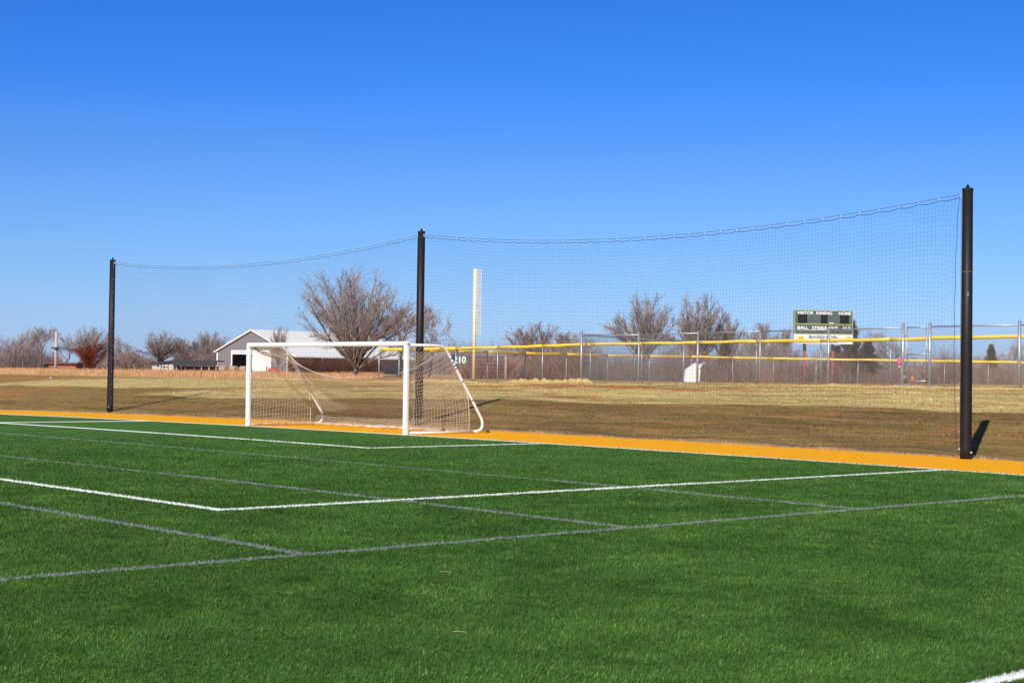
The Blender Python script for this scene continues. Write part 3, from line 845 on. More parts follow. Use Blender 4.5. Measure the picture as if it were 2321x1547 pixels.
# gate
gp = [tline(2055), tline(2099)]
gate = empty('chain_link_gate', gp[0], 'narrow galvanised chain-link gate with a middle rail between two thick posts', 'gate')
Dg = (gp[0]-Vector(CAM)).dot(Vector(_fw))
zb, zm, zt = pz(2075, 863, Dg), pz(2075, 803, Dg), pz(2075, 742, Dg)
b = MB()
for p in gp: b.tube([(p.x, p.y, zb-.03), (p.x, p.y, zt+.03)], .026, 8)
for z in (zb, zm, zt): b.tube([(gp[0].x, gp[0].y, z), (gp[1].x, gp[1].y, z)], .024, 8)
b.build('gate_frame', M['galv'], gate, smooth=True)
chain('wire_mesh', gate, gp, lambda s: zb, lambda s: zt, .085, .0031)
q = tline(2050)
for z in (zt-.32, zb+.15): b = MB(); b.box((q.x, q.y, z), (.12, .08, .10), bev=.02); b.build('hinge', M['galv'], gate)
b = MB(); q = tline(2103); b.box((q.x, q.y, zm+.15), (.16, .05, .06), bev=.01); b.build('latch', M['galv'], gate)
b = MB(); q = tline(2075); q2 = tline(2120); q1 = tline(2035); dd = (q2-q1).normalized()
ang = math.atan2(dd.y, dd.x)
b.box((q.x, q.y, hz(q.x, q.y)+.0), ((q2-q1).length, .35, .06), M=Matrix.Rotation(ang, 3, 'Z'), bev=.01)
thr = b.build('concrete_threshold', M['concrete']); tag(thr, 'pale concrete strip on the ground under the gate', 'threshold')

# pink bundle with teal ribbon
q = at(2036, 812, Dg-.12); px_m = Dg/F
bund = empty('hanging_bundle', q, 'small pink bundle with a dark teal ribbon hanging on the fence left of the gate', 'bundle')
rx = Vector(_r2); uz = Vector((0, 0, 1)); nb = -Vector((_fw[0], _fw[1], 0)).normalized()
b = MB(); c0 = at(2039, 820, Dg-.12)
b.lathe([(.02, -.09*1.6), (.05, -.14), (.075, -.02), (.06, .04), (.085, .12), (.05, .155)], 10, c0); b.build('body', M['pink'], bund, smooth=True)
b = MB(); b.lathe([(.02, -.21), (.045, -.18), (.03, -.145)], 8, c0); b.build('white_tip', M['letter_white'], bund, smooth=True)
b = MB(); c1 = at(2036, 806, Dg-.12)
b.prism([(.02, -.05), (.03, .08), (-.04, .04), (-.16, .02), (-.09, -.01), (-.14, -.09), (-.03, -.04)], .02, c1, rx, uz, nb); b.build('ribbon', M['teal'], bund)
# orange cone behind the gate
cp = atg(2068, 70, pz(2068, 862, 70))
cone = empty('orange_cone', cp, 'tiny orange cone seen through the bottom of the gate', 'cone')
b = MB(); b.lathe([(.10, .02), (.03, .20)], 12, cp); b.build('cone_body', M['orange_plastic'], cone, smooth=True)
b = MB(); b.box(cp+Vector((0, 0, .01)), (.26, .26, .02)); b.build('base', M['orange_plastic'], cone)

# ------------------------------------------------------------------ foul pole
D = 92.0
fpb = at(1073.5, 866, D); fpt_ = at(1079.5, 609, D)
foul = empty('foul_pole', Vector((fpb.x, fpb.y, fpb.z)), 'tall pale yellow foul pole with a narrow screen wing along its right side', 'foul pole')
zt = fpt_.z; zb = fpb.z
b = MB(); b.tube([(fpb.x, fpb.y, zb+.1), (fpb.x, fpb.y, zt)], .095, 14); b.build('pole', M['foul'], foul, smooth=True)
b = MB(); b.lathe([(.12, -.2), (.12, .12), (.10, .14)], 12, fpb); b.build('base_sleeve', M['black_panel'], foul, smooth=True)
hx = Vector((_r[0], _r[1], 0)); z0, z1 = pz(1085, 757, D), zt
b = MB(); x0, x1 = .12, .36
for x in (x0, x1): b.tube([fpb*0+Vector((fpb.x, fpb.y, z0))+hx*x, Vector((fpb.x, fpb.y, z1-.05))+hx*x], .012, 5)
n = 9
for k in range(n): z = z0+(z1-.05-z0)*k/(n-1); b.tube([Vector((fpb.x, fpb.y, z))+hx*.08, Vector((fpb.x, fpb.y, z))+hx*x1], .012, 5)
k = 0; z = z0
while z < z1-.05: b.tube([Vector((fpb.x, fpb.y, z))+hx*x0, Vector((fpb.x, fpb.y, z))+hx*x1], .007, 3, cap=False); z += .035
for x in np.arange(x0, x1, .035): b.tube([Vector((fpb.x, fpb.y, z0))+hx*x, Vector((fpb.x, fpb.y, z1-.05))+hx*x], .006, 3, cap=False)
b.build('screen_wing', M['mesh_pale'], foul)

# ------------------------------------------------------------------ lettering
def text_mesh(body, size, name='lettering'):
    cu = bpy.data.curves.new('tmp', 'FONT'); cu.body = body; cu.size = size; cu.align_x = 'CENTER'; cu.extrude = .004; cu.offset = size*.022
    ob = bpy.data.objects.new('tmp', cu); COL.objects.link(ob)
    dg = bpy.context.evaluated_depsgraph_get(); me = bpy.data.meshes.new_from_object(ob.evaluated_get(dg))
    bpy.data.objects.remove(ob); bpy.data.curves.remove(cu); me.name = name
    return me
def put_text(body, o, ax, ay, a, bb, width, height, mat, parent, name='lettering'):
    me = text_mesh(body, 1.0); xs = [v.co.x for v in me.vertices]; ys = [v.co.y for v in me.vertices]
    sx = width/(max(xs)-min(xs)); sy = height/(max(ys)-min(ys)); cx = (max(xs)+min(xs))/2; cy = (max(ys)+min(ys))/2
    az = ax.cross(ay)
    for v in me.vertices:
        q = o+ax*(a+(v.co.x-cx)*sx)+ay*(bb+(v.co.y-cy)*sy)+az*(v.co.z*1.0+.008); v.co = q-parent.location
    me.materials.clear(); me.materials.append(mat)
    ob = bpy.data.objects.new(name, me); COL.objects.link(ob); ob.parent = parent; return ob

# distance sign
D = 95.5
sg = at(1039, 815, D); sign = empty('distance_sign', at(1039, 826, D), 'dark green sign reading 210 on the outfield fence beside the goal', 'sign')
sgx = Vector((_r[0], _r[1], 0)); ppm = F/D
b = MB(); b.prism([(-17/ppm, -11.5/ppm), (17/ppm, -11.5/ppm), (17/ppm, 11/ppm), (-17/ppm, 11/ppm)], .03, sg+sgx*.05, sgx, uz, Vector((_fw[0], _fw[1], 0))); b.build('board', M['sb_green'], sign)
put_text('210', sg+sgx*.08, sgx, uz, 0, 0, 28/ppm, 15.5/ppm, M['letter_white'], sign)

# ------------------------------------------------------------------ scoreboard
D = 126.0; ppm = F/D
ctr = at(1867, 741, D)
a_ = YAW+R(6); sx_ = Vector((math.cos(a_), math.sin(a_), 0)); sn = sx_.cross(uz)  # sn points to camera side
sb_base = Vector((ctr.x, ctr.y, 1.3))
sb = empty('scoreboard', sb_base, 'dark green scoreboard with black score windows over a white name panel, on two red posts', 'scoreboard')
Wd = 136/ppm/math.cos(R(6)); 
def Z(py): return pz(1867, py, D)
zt, zmid, zlow, zbot = Z(703), Z(734.5), Z(757.5), Z(779)
o0 = Vector((ctr.x, ctr.y, 0)); S = Wd/136
def panel(name, x0, x1, z0, z1, depth, mat, off=0.0, parent=None):
    b = MB(); b.prism([(x0, z0), (x1, z0), (x1, z1), (x0, z1)], depth, o0+sn*off, sx_, uz, -sn); return b.build(name, mat, parent or sb)
panel('cabinet', -Wd/2, Wd/2, zlow+.002, zt, .22, M['sb_green'])
panel('name_panel', -Wd/2, Wd/2, zbot, zlow-.002, .10, M['white_sign'])
t_ = .055
b = MB()
for (x0, x1, z0, z1) in ((-Wd/2, Wd/2, zt-t_, zt+.003), (-Wd/2, Wd/2, zmid-t_*.6, zmid+t_*.6), (-Wd/2, Wd/2, zlow+.004, zlow+t_), (-Wd/2-.003, -Wd/2+t_*1.2, zlow+t_, zmid-t_*.6), (Wd/2-t_*1.2, Wd/2+.003, zlow+t_, zmid-t_*.6), (-Wd/2-.003, -Wd/2+t_*1.2, zmid+t_*.6, zt-t_), (Wd/2-t_*1.2, Wd/2+.003, zmid+t_*.6, zt-t_)):
    b.prism([(x0, z0), (x1, z0), (x1, z1), (x0, z1)], .02, o0+sn*.018, sx_, uz, -sn)
b.build('trim', M['sb_trim'], sb)
for (c, wd) in ((-49, 21.5), (1, 16), (48, 21)):
    panel('score_window', (c-wd/2)*S, (c+wd/2)*S, zmid+t_*.6+.02, Z(713.5), .015, M['black_panel'], .012)
for txt, c, wd in (('VISITOR', -43, 38), ('INNING', 1, 37), ('HOME', 49, 29)):
    put_text(txt, o0+uz*Z(709.3), sx_, uz, c*S, 0, wd*S, 6.6/ppm, M['letter_white'], sb)
for txt, c, wd in (('BALL', -48, 25), ('STRIKE', -10, 34), ('OUT', 23, 20), ('H E', 54, 17)):
    put_text(txt, o0+uz*Z(743), sx_, uz, c*S, 0, wd*S, 7.4/ppm, M['letter_white'], sb)
for c in (-60, -49, -38, -15, -4, 21, 32, 52, 61):
    b = MB(); q = o0+sx_*c*S+uz*Z(752.3); b.tube([q+sn*.0, q+sn*.03], 2.0/ppm, 12); b.build('indicator_lamp', M['black_panel'], sb)
put_text('BASEHOR-', o0+uz*Z(763.6), sx_, uz, 1*S, 0, 70*S, 6.6/ppm, M['letter_black'], sb)
put_text('LINWOOD', o0+uz*Z(773), sx_, uz, 1*S, 0, 64*S, 6.6/ppm, M['letter_black'], sb)
for c, fl in ((-52, 1), (56, -1)):
    b = MB(); pg = [(-8, 6), (-3, 5.5), (2, 6), (7, 1), (5, -5), (2, -2), (-2, -6), (-4, -1), (-7, 2)]
    if fl < 0: pg = [(-x, y) for x, y in pg][::-1]
    b.prism([(x*S, y/ppm) for x, y in pg], .006, o0+sx_*c*S+uz*Z(767.5)+sn*.008, sx_, uz, -sn); b.build('emblem', M['logo_yellow'], sb)
b = MB(); b.prism([(-4*S, -.04), (6*S, -.05), (6*S, .0), (-4*S, .02)], .006, o0+sx_*17*S+uz*(zmid+.12)+sn*.008, sx_, uz, -sn); b.build('maker_plate', M['letter_white'], sb)
for c in (-43, 22):
    q = o0+sx_*c*S-sn*.12
    b = MB(); b.box(q+uz*((Z(795)+zbot)/2-.0), (.22, .2, zbot-Z(795)+.3), M=Matrix.Rotation(a_, 3, 'Z'), bev=.02); b.build('post_upper', M['shed_roof'], sb)
    b = MB(); b.box(q+uz*((Z(795)+.9)/2), (.23, .21, Z(795)-.9), M=Matrix.Rotation(a_, 3, 'Z'), bev=.02); b.build('post_lower', M['post_red'], sb)

# ------------------------------------------------------------------ white covered machine behind the fence
D = 79.0; ppm = F/D; sc = .0776/ppm
cb = at(1567, 866, D)
mach = empty('covered_machine', cb, 'white tarp-covered machine with a spout, standing behind the fence', 'covered machine')
pg = [(640, 1100), (650, 950), (680, 735), (860, 605), (940, 552), (1000, 540), (1045, 600), (1110, 572), (1180, 562), (1150, 640), (1080, 720), (1130, 745), (1112, 900), (1092, 1100)]
pg = [((x-864)*sc, (1108-y)*sc) for x, y in pg][::-1]
b = MB(); hxx = Vector((_r[0], _r[1], 0)); dpt = Vector((_fw[0], _fw[1], 0)).normalized()
n = len(pg); cxm = sum(x for x, y in pg)/n; cym = sum(y for x, y in pg)/n
V = []; 
for (dd_, k) in ((-.28, .86), (-.2, 1), (.2, 1), (.28, .86)):
    for x, y in pg: V.append(cb+hxx*(cxm+(x-cxm)*k)+uz*(y if y < .05 else cym+(y-cym)*k)+dpt*dd_)
Fs = [tuple(range(n-1, -1, -1)), tuple(range(3*n, 4*n))]
for r_ in range(3):
    for i in range(n): j = (i+1) % n; Fs.append((r_*n+i, r_*n+j, (r_+1)*n+j, (r_+1)*n+i))
b.add(V, Fs); b.build('tarp', M['tarp'], mach)
b = MB(); q = cb+hxx*(1235-864)*sc+uz*(1108-540)*sc
b.tube([q+hxx*.055*math.cos(a)+uz*.035*math.sin(a) for a in [i*math.pi/6 for i in range(13)]], .010, 5); b.tube([q-hxx*.05, q-hxx*.11-uz*.03], .012, 5)
b.build('ring_handle', M['letter_white'], mach)
b = MB(); q = cb+hxx*(950-864)*sc+uz*(1108-510)*sc; b.tube([q-uz*.08, q+uz*.05+hxx*.01, q+uz*.0+hxx*.05], .014, 5); b.build('strap_loop', M['pink'], mach)

# ------------------------------------------------------------------ straw rolls along the fence
def straw(label, pts, r0, seed):
    rr = random.Random(seed); b = MB(); n = len(pts)
    P = []
    for (a, c) in zip(pts, pts[1:]):
        for k in range(14): P.append(a.lerp(c, k/14))
    P.append(pts[-1]); rad = [r0*(.12+.88*min(1, 2.2*math.sin(math.pi*i/(len(P)-1))))*rr.uniform(.6, 1.25) for i in range(len(P))]
    P = [Vector((p.x, p.y, hz(p.x, p.y)+rad[i]*.15+rr.uniform(-.02, .02))) for i, p in enumerate(P)]
    b.tube(P, rad, 12)
    o = b.build('straw_roll', M['strawm'], smooth=True)
    # loose stems sticking out
    tag(o, label, 'straw roll', 'straw rolls at the top of the slope'); return o
def offs(px, dD):
    i = (px-1032)/(59.75+.03147*px); return atg(px, 84.5*(1-.03147*i)-dD)
straw('thick lumpy straw roll in front of the fence, left of the leftmost tall post', [offs(1135, 3.4), offs(1200, 3.0), offs(1260, 2.2), offs(1320, 2.0), offs(1345, 2.0)], .17, 1)
straw('long low straw roll behind the goal, on the crest below the fence', [offs(560, 0), offs(720, 2.5), offs(870, 3.4), offs(1000, 3.6), offs(1100, 3.6)], .15, 2)
straw('thin straw seam roll at the top of the slope beside the nearest pole', [offs(1750, 4.6), offs(1950, 5.3), offs(2150, 5.6), offs(2380, 6)], .07, 3)

# ------------------------------------------------------------------ vegetation generators
TREE_BIG = None
def grow(rg, H, levels, spread, nkids, up=.15, trunk_r=.14, trunk_h=.18, wig=.18, minr=.008, shrink=.72, stems=1):
    segs = [[], []]   # trunk, crown
    def branch(p, d, L, r, lv):
        n = 3 if lv > 1 else 4
        q = p.copy(); dd = d.copy()
        pts = [q.copy()]; rads = [r]
        for k in range(n):
            dd = (dd+Vector((rg.gauss(0, wig), rg.gauss(0, wig), rg.gauss(0, wig)+up*.25))).normalized()
            q = q+dd*L/n; pts.append(q.copy()); rads.append(max(minr, r*(1-.45*(k+1)/n)))
        tgt = segs[0] if lv <= 1 else segs[1]
        for i in range(n): tgt.append((pts[i], pts[i+1], rads[i], rads[i+1]))
        if lv >= levels: return
        nk = nkids[min(lv, len(nkids)-1)]
        for k in range(nk):
            f = .35+.65*(k+1)/nk if lv > 0 else .75+.25*(k+1)/nk
            i = min(n-1, int(f*n-1e-6)); base = pts[i].lerp(pts[i+1], f*n-i)
            ax = Vector((rg.gauss(0, 1), rg.gauss(0, 1), rg.gauss(0, .5))); ax = (ax-dd*ax.dot(dd)).normalized()
            sp = spread*rg.uniform(.55, 1.2)
            nd_ = (dd*math.cos(sp)+ax*math.sin(sp)+Vector((0, 0, up))).normalized()
            branch(base, nd_, L*shrink*rg.uniform(.75, 1.15), max(minr, rads[i]*.62), lv+1)
    for s in range(stems):
        a = rg.uniform(0, 6.28); ln = .0 if stems == 1 else rg.uniform(.1, .5)
        branch(Vector((0, 0, -.2)), Vector((math.cos(a)*ln, math.sin(a)*ln, 1)).normalized(), H*trunk_h, trunk_r, 0)
    return segs
def fan_tree(seed, H=8.0, W=4.6, limbs=30, r0=.13, lo=12, twig=.010, fork=.09):
    rg = random.Random(seed); tr, cr = [], []
    def wander(p, d, L, r, n, wig, up):
        pts = [p.copy()]; q = p.copy(); dd = d.copy()
        for k in range(n):
            dd = (dd+Vector((rg.gauss(0, wig), rg.gauss(0, wig), rg.gauss(0, wig)*.6+up))).normalized(); q = q+dd*L/n; pts.append(q.copy())
        return pts, [max(twig*.8, r*(1-.85*k/n)) for k in range(n+1)]
    def put(tgt, pts, rs):
        for i in range(len(pts)-1): tgt.append((pts[i], pts[i+1], rs[i], rs[i+1]))
    hub = Vector((0, 0, H*fork))
    pts, rs = wander(Vector((0, 0, -.3)), Vector((0, 0, 1)), H*fork+.3, r0*1.6, 4, .04, 0)
    put(tr, pts, [r0*1.7, r0*1.5, r0*1.4, r0*1.35, r0*1.3])
    for i in range(limbs):
        az = i*2.39996+rg.uniform(-.3, .3); t = (i+.5)/limbs
        el = R(lo)+(R(86)-R(lo))*t**.85+rg.uniform(-.08, .08)
        # elliptical envelope
        Lr = ((math.cos(el)/W)**2.7+(math.sin(el)/(H*(1-fork)))**2.7)**(-1/2.7)*rg.uniform(.74, 1.02)
        d = Vector((math.cos(az)*math.cos(el), math.sin(az)*math.cos(el), math.sin(el)))
        st = hub+Vector((rg.uniform(-.12, .12), rg.uniform(-.12, .12), rg.uniform(-.35, .5)))
        d0 = (d+Vector((0, 0, .35))).normalized() if el < .8 else d
        r = r0*rg.uniform(.45, .85)
        pts, rs = wander(st, d0, Lr, r, 12, .095, -.01 if el < .8 else 0)
        put(tr if r > r0*.62 else cr, pts, rs)
        for k in range(2, 13):
            for _ in range(1 if k < 5 else 2 if k < 7 else 4):
                f = min(11, k-1); b0 = pts[f].lerp(pts[f+1], rg.random()); dm = (pts[f+1]-pts[f]).normalized()
                ax = Vector((rg.gauss(0, 1), rg.gauss(0, 1), rg.gauss(0, 1))); ax = (ax-dm*ax.dot(dm)).normalized()
                sp = rg.uniform(.35, .75); d1 = (dm*math.cos(sp)+ax*math.sin(sp)+Vector((0, 0, .12))).normalized()
                L1 = Lr*rg.uniform(.15, .32)*(1.1-.045*k); p1, r1 = wander(b0, d1, L1, max(twig*1.3, rs[f]*.5), 4, .08, .02); put(cr, p1, r1)
                for _ in range(2 if k < 5 else 6):
                    m = rg.randint(0, 3); c0 = p1[m].lerp(p1[m+1], rg.random()); dn = (p1[m+1]-p1[m]).normalized()
                    ax = Vector((rg.gauss(0, 1), rg.gauss(0, 1), rg.gauss(0, 1))); ax = (ax-dn*ax.dot(dn)).normalized(); sp = rg.uniform(.3, .8)
                    d2 = (dn*math.cos(sp)+ax*math.sin(sp)+Vector((0, 0, .15))).normalized()
                    p2, r2 = wander(c0, d2, L1*rg.uniform(.3, .6), twig, 2, .1, .03); put(cr, p2, r2)
    return [tr, cr]
def fan_kind(seed, bark, twigm, **k):
    s = fan_tree(seed, **k); s, hw = norm_segs(s)
    return seg_mesh('trunk', s[0], bark, 6), seg_mesh('crown', s[1], twigm, 3), hw
def seg_mesh(name, segs, mat, n=3):
    P0 = np.array([tuple(s[0]) for s in segs]); P1 = np.array([tuple(s[1]) for s in segs])
    V, Fa = strands(P0, P1, np.array([s[2] for s in segs]), np.array([s[3] for s in segs]), n)
    me = bpy.data.meshes.new(name)
    me.vertices.add(len(V)); me.vertices.foreach_set('co', V.astype(np.float32).ravel())
    me.loops.add(Fa.size); me.loops.foreach_set('vertex_index', Fa.astype(np.int32).ravel())
    me.polygons.add(len(Fa)); me.polygons.foreach_set('loop_start', np.arange(0, Fa.size, 4, dtype=np.int32)); me.polygons.foreach_set('loop_total', np.full(len(Fa), 4, dtype=np.int32))
    me.materials.append(mat); me.update(calc_edges=True); return me
def norm_segs(segs):
    """scale so that the height is 1 and return half width"""
    zs = sorted(max(s[0].z, s[1].z) for s in segs[1]); top = zs[int(len(zs)*.995)]
    out = []
    xs_ = [s[1].x/top for s in segs[1]]; ys_ = [s[1].y/top for s in segs[1]]; zs_ = [s[1].z/top for s in segs[1]]
    zm = float(np.mean(zs_)); kx = float(np.mean(xs_))/zm; ky = float(np.mean(ys_))/zm
    def nf(a): a = a/top; return Vector((a.x-kx*a.z, a.y-ky*a.z, a.z))
    for g in segs: out.append([(nf(a), nf(c), r/top, q/top) for a, c, r, q in g])
    ws = sorted(abs(s[1].x) for s in out[1]); return out, ws[int(len(ws)*.97)]
def tree_kind(seed, bark, twig, H=8, **k):
    rg = random.Random(seed); s = grow(rg, H, **k); s, hw = norm_segs(s)
    return seg_mesh('trunk', s[0], bark, 5), seg_mesh('crown', s[1], twig, 3), hw
KINDS = [
    tree_kind(11, M['bark_dark'], M['twig'], levels=6, spread=.50, nkids=[4, 4, 3, 3, 3, 2], trunk_h=.20, trunk_r=.15, up=.12, minr=.011, stems=3, shrink=.78),
    tree_kind(12, M['bark'], M['twig'], levels=6, spread=.60, nkids=[4, 4, 3, 3, 3, 2], trunk_h=.26, trunk_r=.16, up=.10, minr=.012, shrink=.76),
    tree_kind(13, M['bark_dark'], M['twig_red'], levels=6, spread=.55, nkids=[3, 4, 4, 3, 3, 2], trunk_h=.24, trunk_r=.15, up=.14, minr=.012, shrink=.77),
    tree_kind(14, M['bark'], M['twig'], levels=5, spread=.75, nkids=[4, 4, 4, 3, 3], trunk_h=.24, trunk_r=.17, up=.05, minr=.014, shrink=.78, wig=.3),
    tree_kind(15, M['bark_dark'], M['twig_red'], levels=5, spread=.50, nkids=[3, 4, 4, 4, 3], trunk_h=.20, trunk_r=.08, up=.12, minr=.011, stems=4, shrink=.78),
]
GT = 'bare winter trees beyond the fields'
def tree(kind, px, top, wpx, D, base_z, label, rot=0.0, cat='tree', name='bare_tree', grp=GT, base_py=None):
    tr_me, cr_me, hw = KINDS[kind]
    p = atg(px, D, base_z)
    H = at(px, top, D).z-p.z
    wm = wpx*D/F/2; s = wm/hw
    t = empty(name, p, label, cat, grp); t.rotation_euler.z = rot; t.scale = (s, s, H)
    for nm, me in (('trunk', tr_me), ('crown', cr_me)):
        o = bpy.data.objects.new(nm, me); COL.objects.link(o); o.parent = t
    return t
KINDS.append(fan_kind(31, M['bark'], M['twig'], H=8.5, W=5.2, limbs=50, r0=.115, lo=22, twig=.0085))
KINDS[0] = fan_kind(41, M['bark_dark'], M['twig'], H=7.0, W=3.3, limbs=34, r0=.12, lo=30, twig=.010, fork=.22)
KINDS[4] = fan_kind(42, M['bark_dark'], M['twig_red'], H=6.0, W=3.1, limbs=26, r0=.09, lo=32, twig=.010, fork=.12)
tree(5, 806, 612, 248, 132, 1.5, 'biggest bare tree, wide and fan-shaped, rising above the goal crossbar', .4)
tree(2, 905, 690, 130, 140, 1.5, 'bare reddish tree just left of the middle black pole, partly behind the biggest tree', 1.0)
tree(3, 972, 688, 115, 146, 1.5, 'bare spreading tree directly behind the middle black pole', 2.0)
tree(4, 1205, 733, 125, 160, 1.4, 'bare multi-stemmed tree right of the foul pole', .2)
tree(2, 1280, 752, 95, 165, 1.4, 'low bare reddish tree just left of the leftmost tall fence post', 1.9)
tree(0, 1455, 668, 125, 150, 1.4, 'left one of the two taller bare trees in the centre of the right net', 2.2)
tree(0, 1580, 670, 125, 156, 1.4, 'right one of the two taller bare trees in the centre of the right net', .9)
tree(4, 1650, 715, 70, 160, 1.4, 'thin bare tree leaning beside the small dark cedar', 2.8)
tree(4, 1725, 733, 95, 165, 1.4, 'pale bare tree between the small cedar and the scoreboard', 1.2)
tree(4, 1775, 745, 70, 170, 1.4, 'low bare tree touching the left edge of the scoreboard', .7)
tree(1, 2005, 748, 100, 150, 1.4, 'bare branching tree right of the dark cedars beside the scoreboard', 2.5)
tree(3, 2296, 762, 80, 190, 1.5, 'pale bare tree at the right edge of the picture', .3)
tree(1, 52, 742, 62, 300, 1.9, 'leftmost bare tree, next to the lamp post', .5)
tree(2, 92, 740, 62, 300, 1.9, 'dense-topped bare tree just left of the utility pole', 1.5)
tree(1, 150, 758, 75, 305, 1.9, 'thin bare tree just right of the utility pole', 2.2)
tree(0, 205, 742, 95, 310, 1.9, 'open bare tree rising behind the rust-red shrub', .9)
tree(1, 272, 762, 65, 305, 1.9, 'bare tree just right of the farthest black pole', 2.9)
tree(0, 362, 752, 90, 300, 1.9, 'full bare tree behind the left end of the dark-roofed shed', 1.1)
tree(4, 412, 766, 60, 300, 1.9, 'leaning bare tree behind the middle of the dark-roofed shed', 2.0)
tree(0, 470, 752, 95, 335, 1.9, 'round bare tree touching the left side of the grey barn', 2.9)
tree(4, 630, 742, 40, 250, 1.9, 'thin bare sapling in front of the white barn roof', .1)

# cedars
def cedar_mesh(seed, mat):
    rg = random.Random(seed); seg = []
    for k in range(5200):
        h = rg.random()**1.25*.96+.03; a = rg.uniform(0, 6.28); R_ = .30*(1-h)**.8*(.75+.30*math.sin(h*31+seed)+.30*math.sin(a*3+h*19+seed)*math.sin(h*11))+.012; r = R_*rg.random()**.45
        p = Vector((r*math.cos(a), r*math.sin(a), h)); d = Vector((math.cos(a)*.8, math.sin(a)*.8, rg.uniform(.1, 1.1))).normalized()
        L = rg.uniform(.02, .085); seg.append((p, p+d*L, .006, .0015))
    tk = [(Vector((0, 0, -.05)), Vector((0, 0, .95)), .028, .004)]
    return seg_mesh('trunk', tk, M['bark_dark'], 6), seg_mesh('crown', seg, mat, 3), .28
KINDS.append(cedar_mesh(1, M['cedar'])); KINDS.append(cedar_mesh(2, M['cedar']))
GC = 'cedars behind the outfield fence'
tree(6, 1642, 757, 46, 135, 1.3, 'small dark cedar left of the scoreboard, under the thin bare tree', .2, 'cedar tree', 'cedar_tree', GC)
tree(6, 1928, 728, 74, 134, 1.3, 'tallest dark cedar, its tip showing at the right edge of the scoreboard', 1.2, 'cedar tree', 'cedar_tree', GC)
tree(7, 1966, 772, 78, 136, 1.3, 'broad dark cedar right of the tallest one', 2.2, 'cedar tree', 'cedar_tree', GC)
tree(7, 1895, 785, 70, 137, 1.3, 'low dark cedar under the scoreboard, behind its right post', .8, 'cedar tree', 'cedar_tree', GC)
tree(6, 2246, 782, 46, 170, 1.4, 'pointed cedar right of the nearest black pole', 3.2, 'cedar tree', 'cedar_tree', GC)

# thickets
def thicket(name, label, px0, px1, D0, D1, hfun, count, mat, seed, zb=1.3, rad=.011, lean=.35, kind='stuff', cat='brush'):
    rg = random.Random(seed); P0 = []; P1 = []; R0 = []; R1 = []
    for k in range(count):
        px = rg.uniform(px0, px1); D = rg.uniform(D0, D1); p = atg(px, D, zb) if False else at(px, 860, D); p.z = zb
        H = hfun(px)*rg.uniform(.35, 1.12)
        d = Vector((rg.gauss(0, lean), rg.gauss(0, lean), 1)).normalized()
        q = p+d*H*.55; e = q+(d+Vector((rg.gauss(0, .35), rg.gauss(0, .35), .1))).normalized()*H*.5
        P0 += [p, q]; P1 += [q, e]; R0 += [rad*1.5, rad]; R1 += [rad, rad*.5]
        for _ in range(3):
            f = rg.uniform(.2, 1); b0 = p.lerp(e, f); e2 = b0+Vector((rg.gauss(0, .5), rg.gauss(0, .5), rg.uniform(.1, .9))).normalized()*H*.3
            P0.append(b0); P1.append(e2); R0.append(rad*.8); R1.append(rad*.4)
    V, Fa = strands(np.array([tuple(p) for p in P0]), np.array([tuple(p) for p in P1]), np.array(R0), np.array(R1), 3)
    o = np_mesh(name, V, Fa, mat, None, 4)
    tag(o, label, cat, kind=kind); return o
def hR(px): return 1.75+.55*math.sin(px*.021)+.35*math.sin(px*.053+1)+.3*math.sin(px*.13)+(.5 if 1150 < px < 1800 else 0)
thicket('brush_thicket', 'grey-brown winter brush filling the ground behind the outfield fence', 1172, 2480, 124, 140, hR, 10000, M['thicket'], 1, zb=1.1)
thicket('brush_thicket', 'taller loose bare brush rising behind the outfield fence', 1130, 2480, 140, 160, lambda x: (3.3 if x < 1320 or 1640 < x < 2020 else 2.4)+.9*math.sin(x*.03)+.7*math.sin(x*.071+1), 4200, M['twig'], 11, zb=1.2, rad=.012, lean=.3)
thicket('far_brush', 'haze-tinted low brush and far woods along the left horizon', -260, 560, 320, 360, lambda x: 3.6+1.5*math.sin(x*.03)+1.2*math.sin(x*.011+2)+.7*math.sin(x*.11), 8500, M['thicket_far'], 2, zb=1.6, rad=.03)
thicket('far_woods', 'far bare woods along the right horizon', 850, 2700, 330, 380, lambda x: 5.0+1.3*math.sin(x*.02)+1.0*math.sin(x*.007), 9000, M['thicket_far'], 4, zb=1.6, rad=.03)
thicket('hedge', 'dark brown leafless hedge in front of the barn, behind the goal', 655, 865, 196, 206, lambda x: 1.75+.15*math.sin(x*.1), 5200, M['hedge'], 3, zb=1.4, rad=.014, lean=.2, kind=None, cat='hedge')
thicket('brown_bush', 'tan leafless bushes behind the rail panel right of the goal', 1040, 1170, 121, 126, lambda x: 1.6, 2600, M['bush_tan'], 6, zb=1.15, rad=.012, kind=None, cat='bush')
thicket('low_brush', 'reddish brown brush in front of the left trees', 245, 345, 285, 300, lambda x: 2.6+.6*math.sin(x*.09), 1800, M['twig_red'], 7, zb=1.8, rad=.03, kind=None, cat='brush')

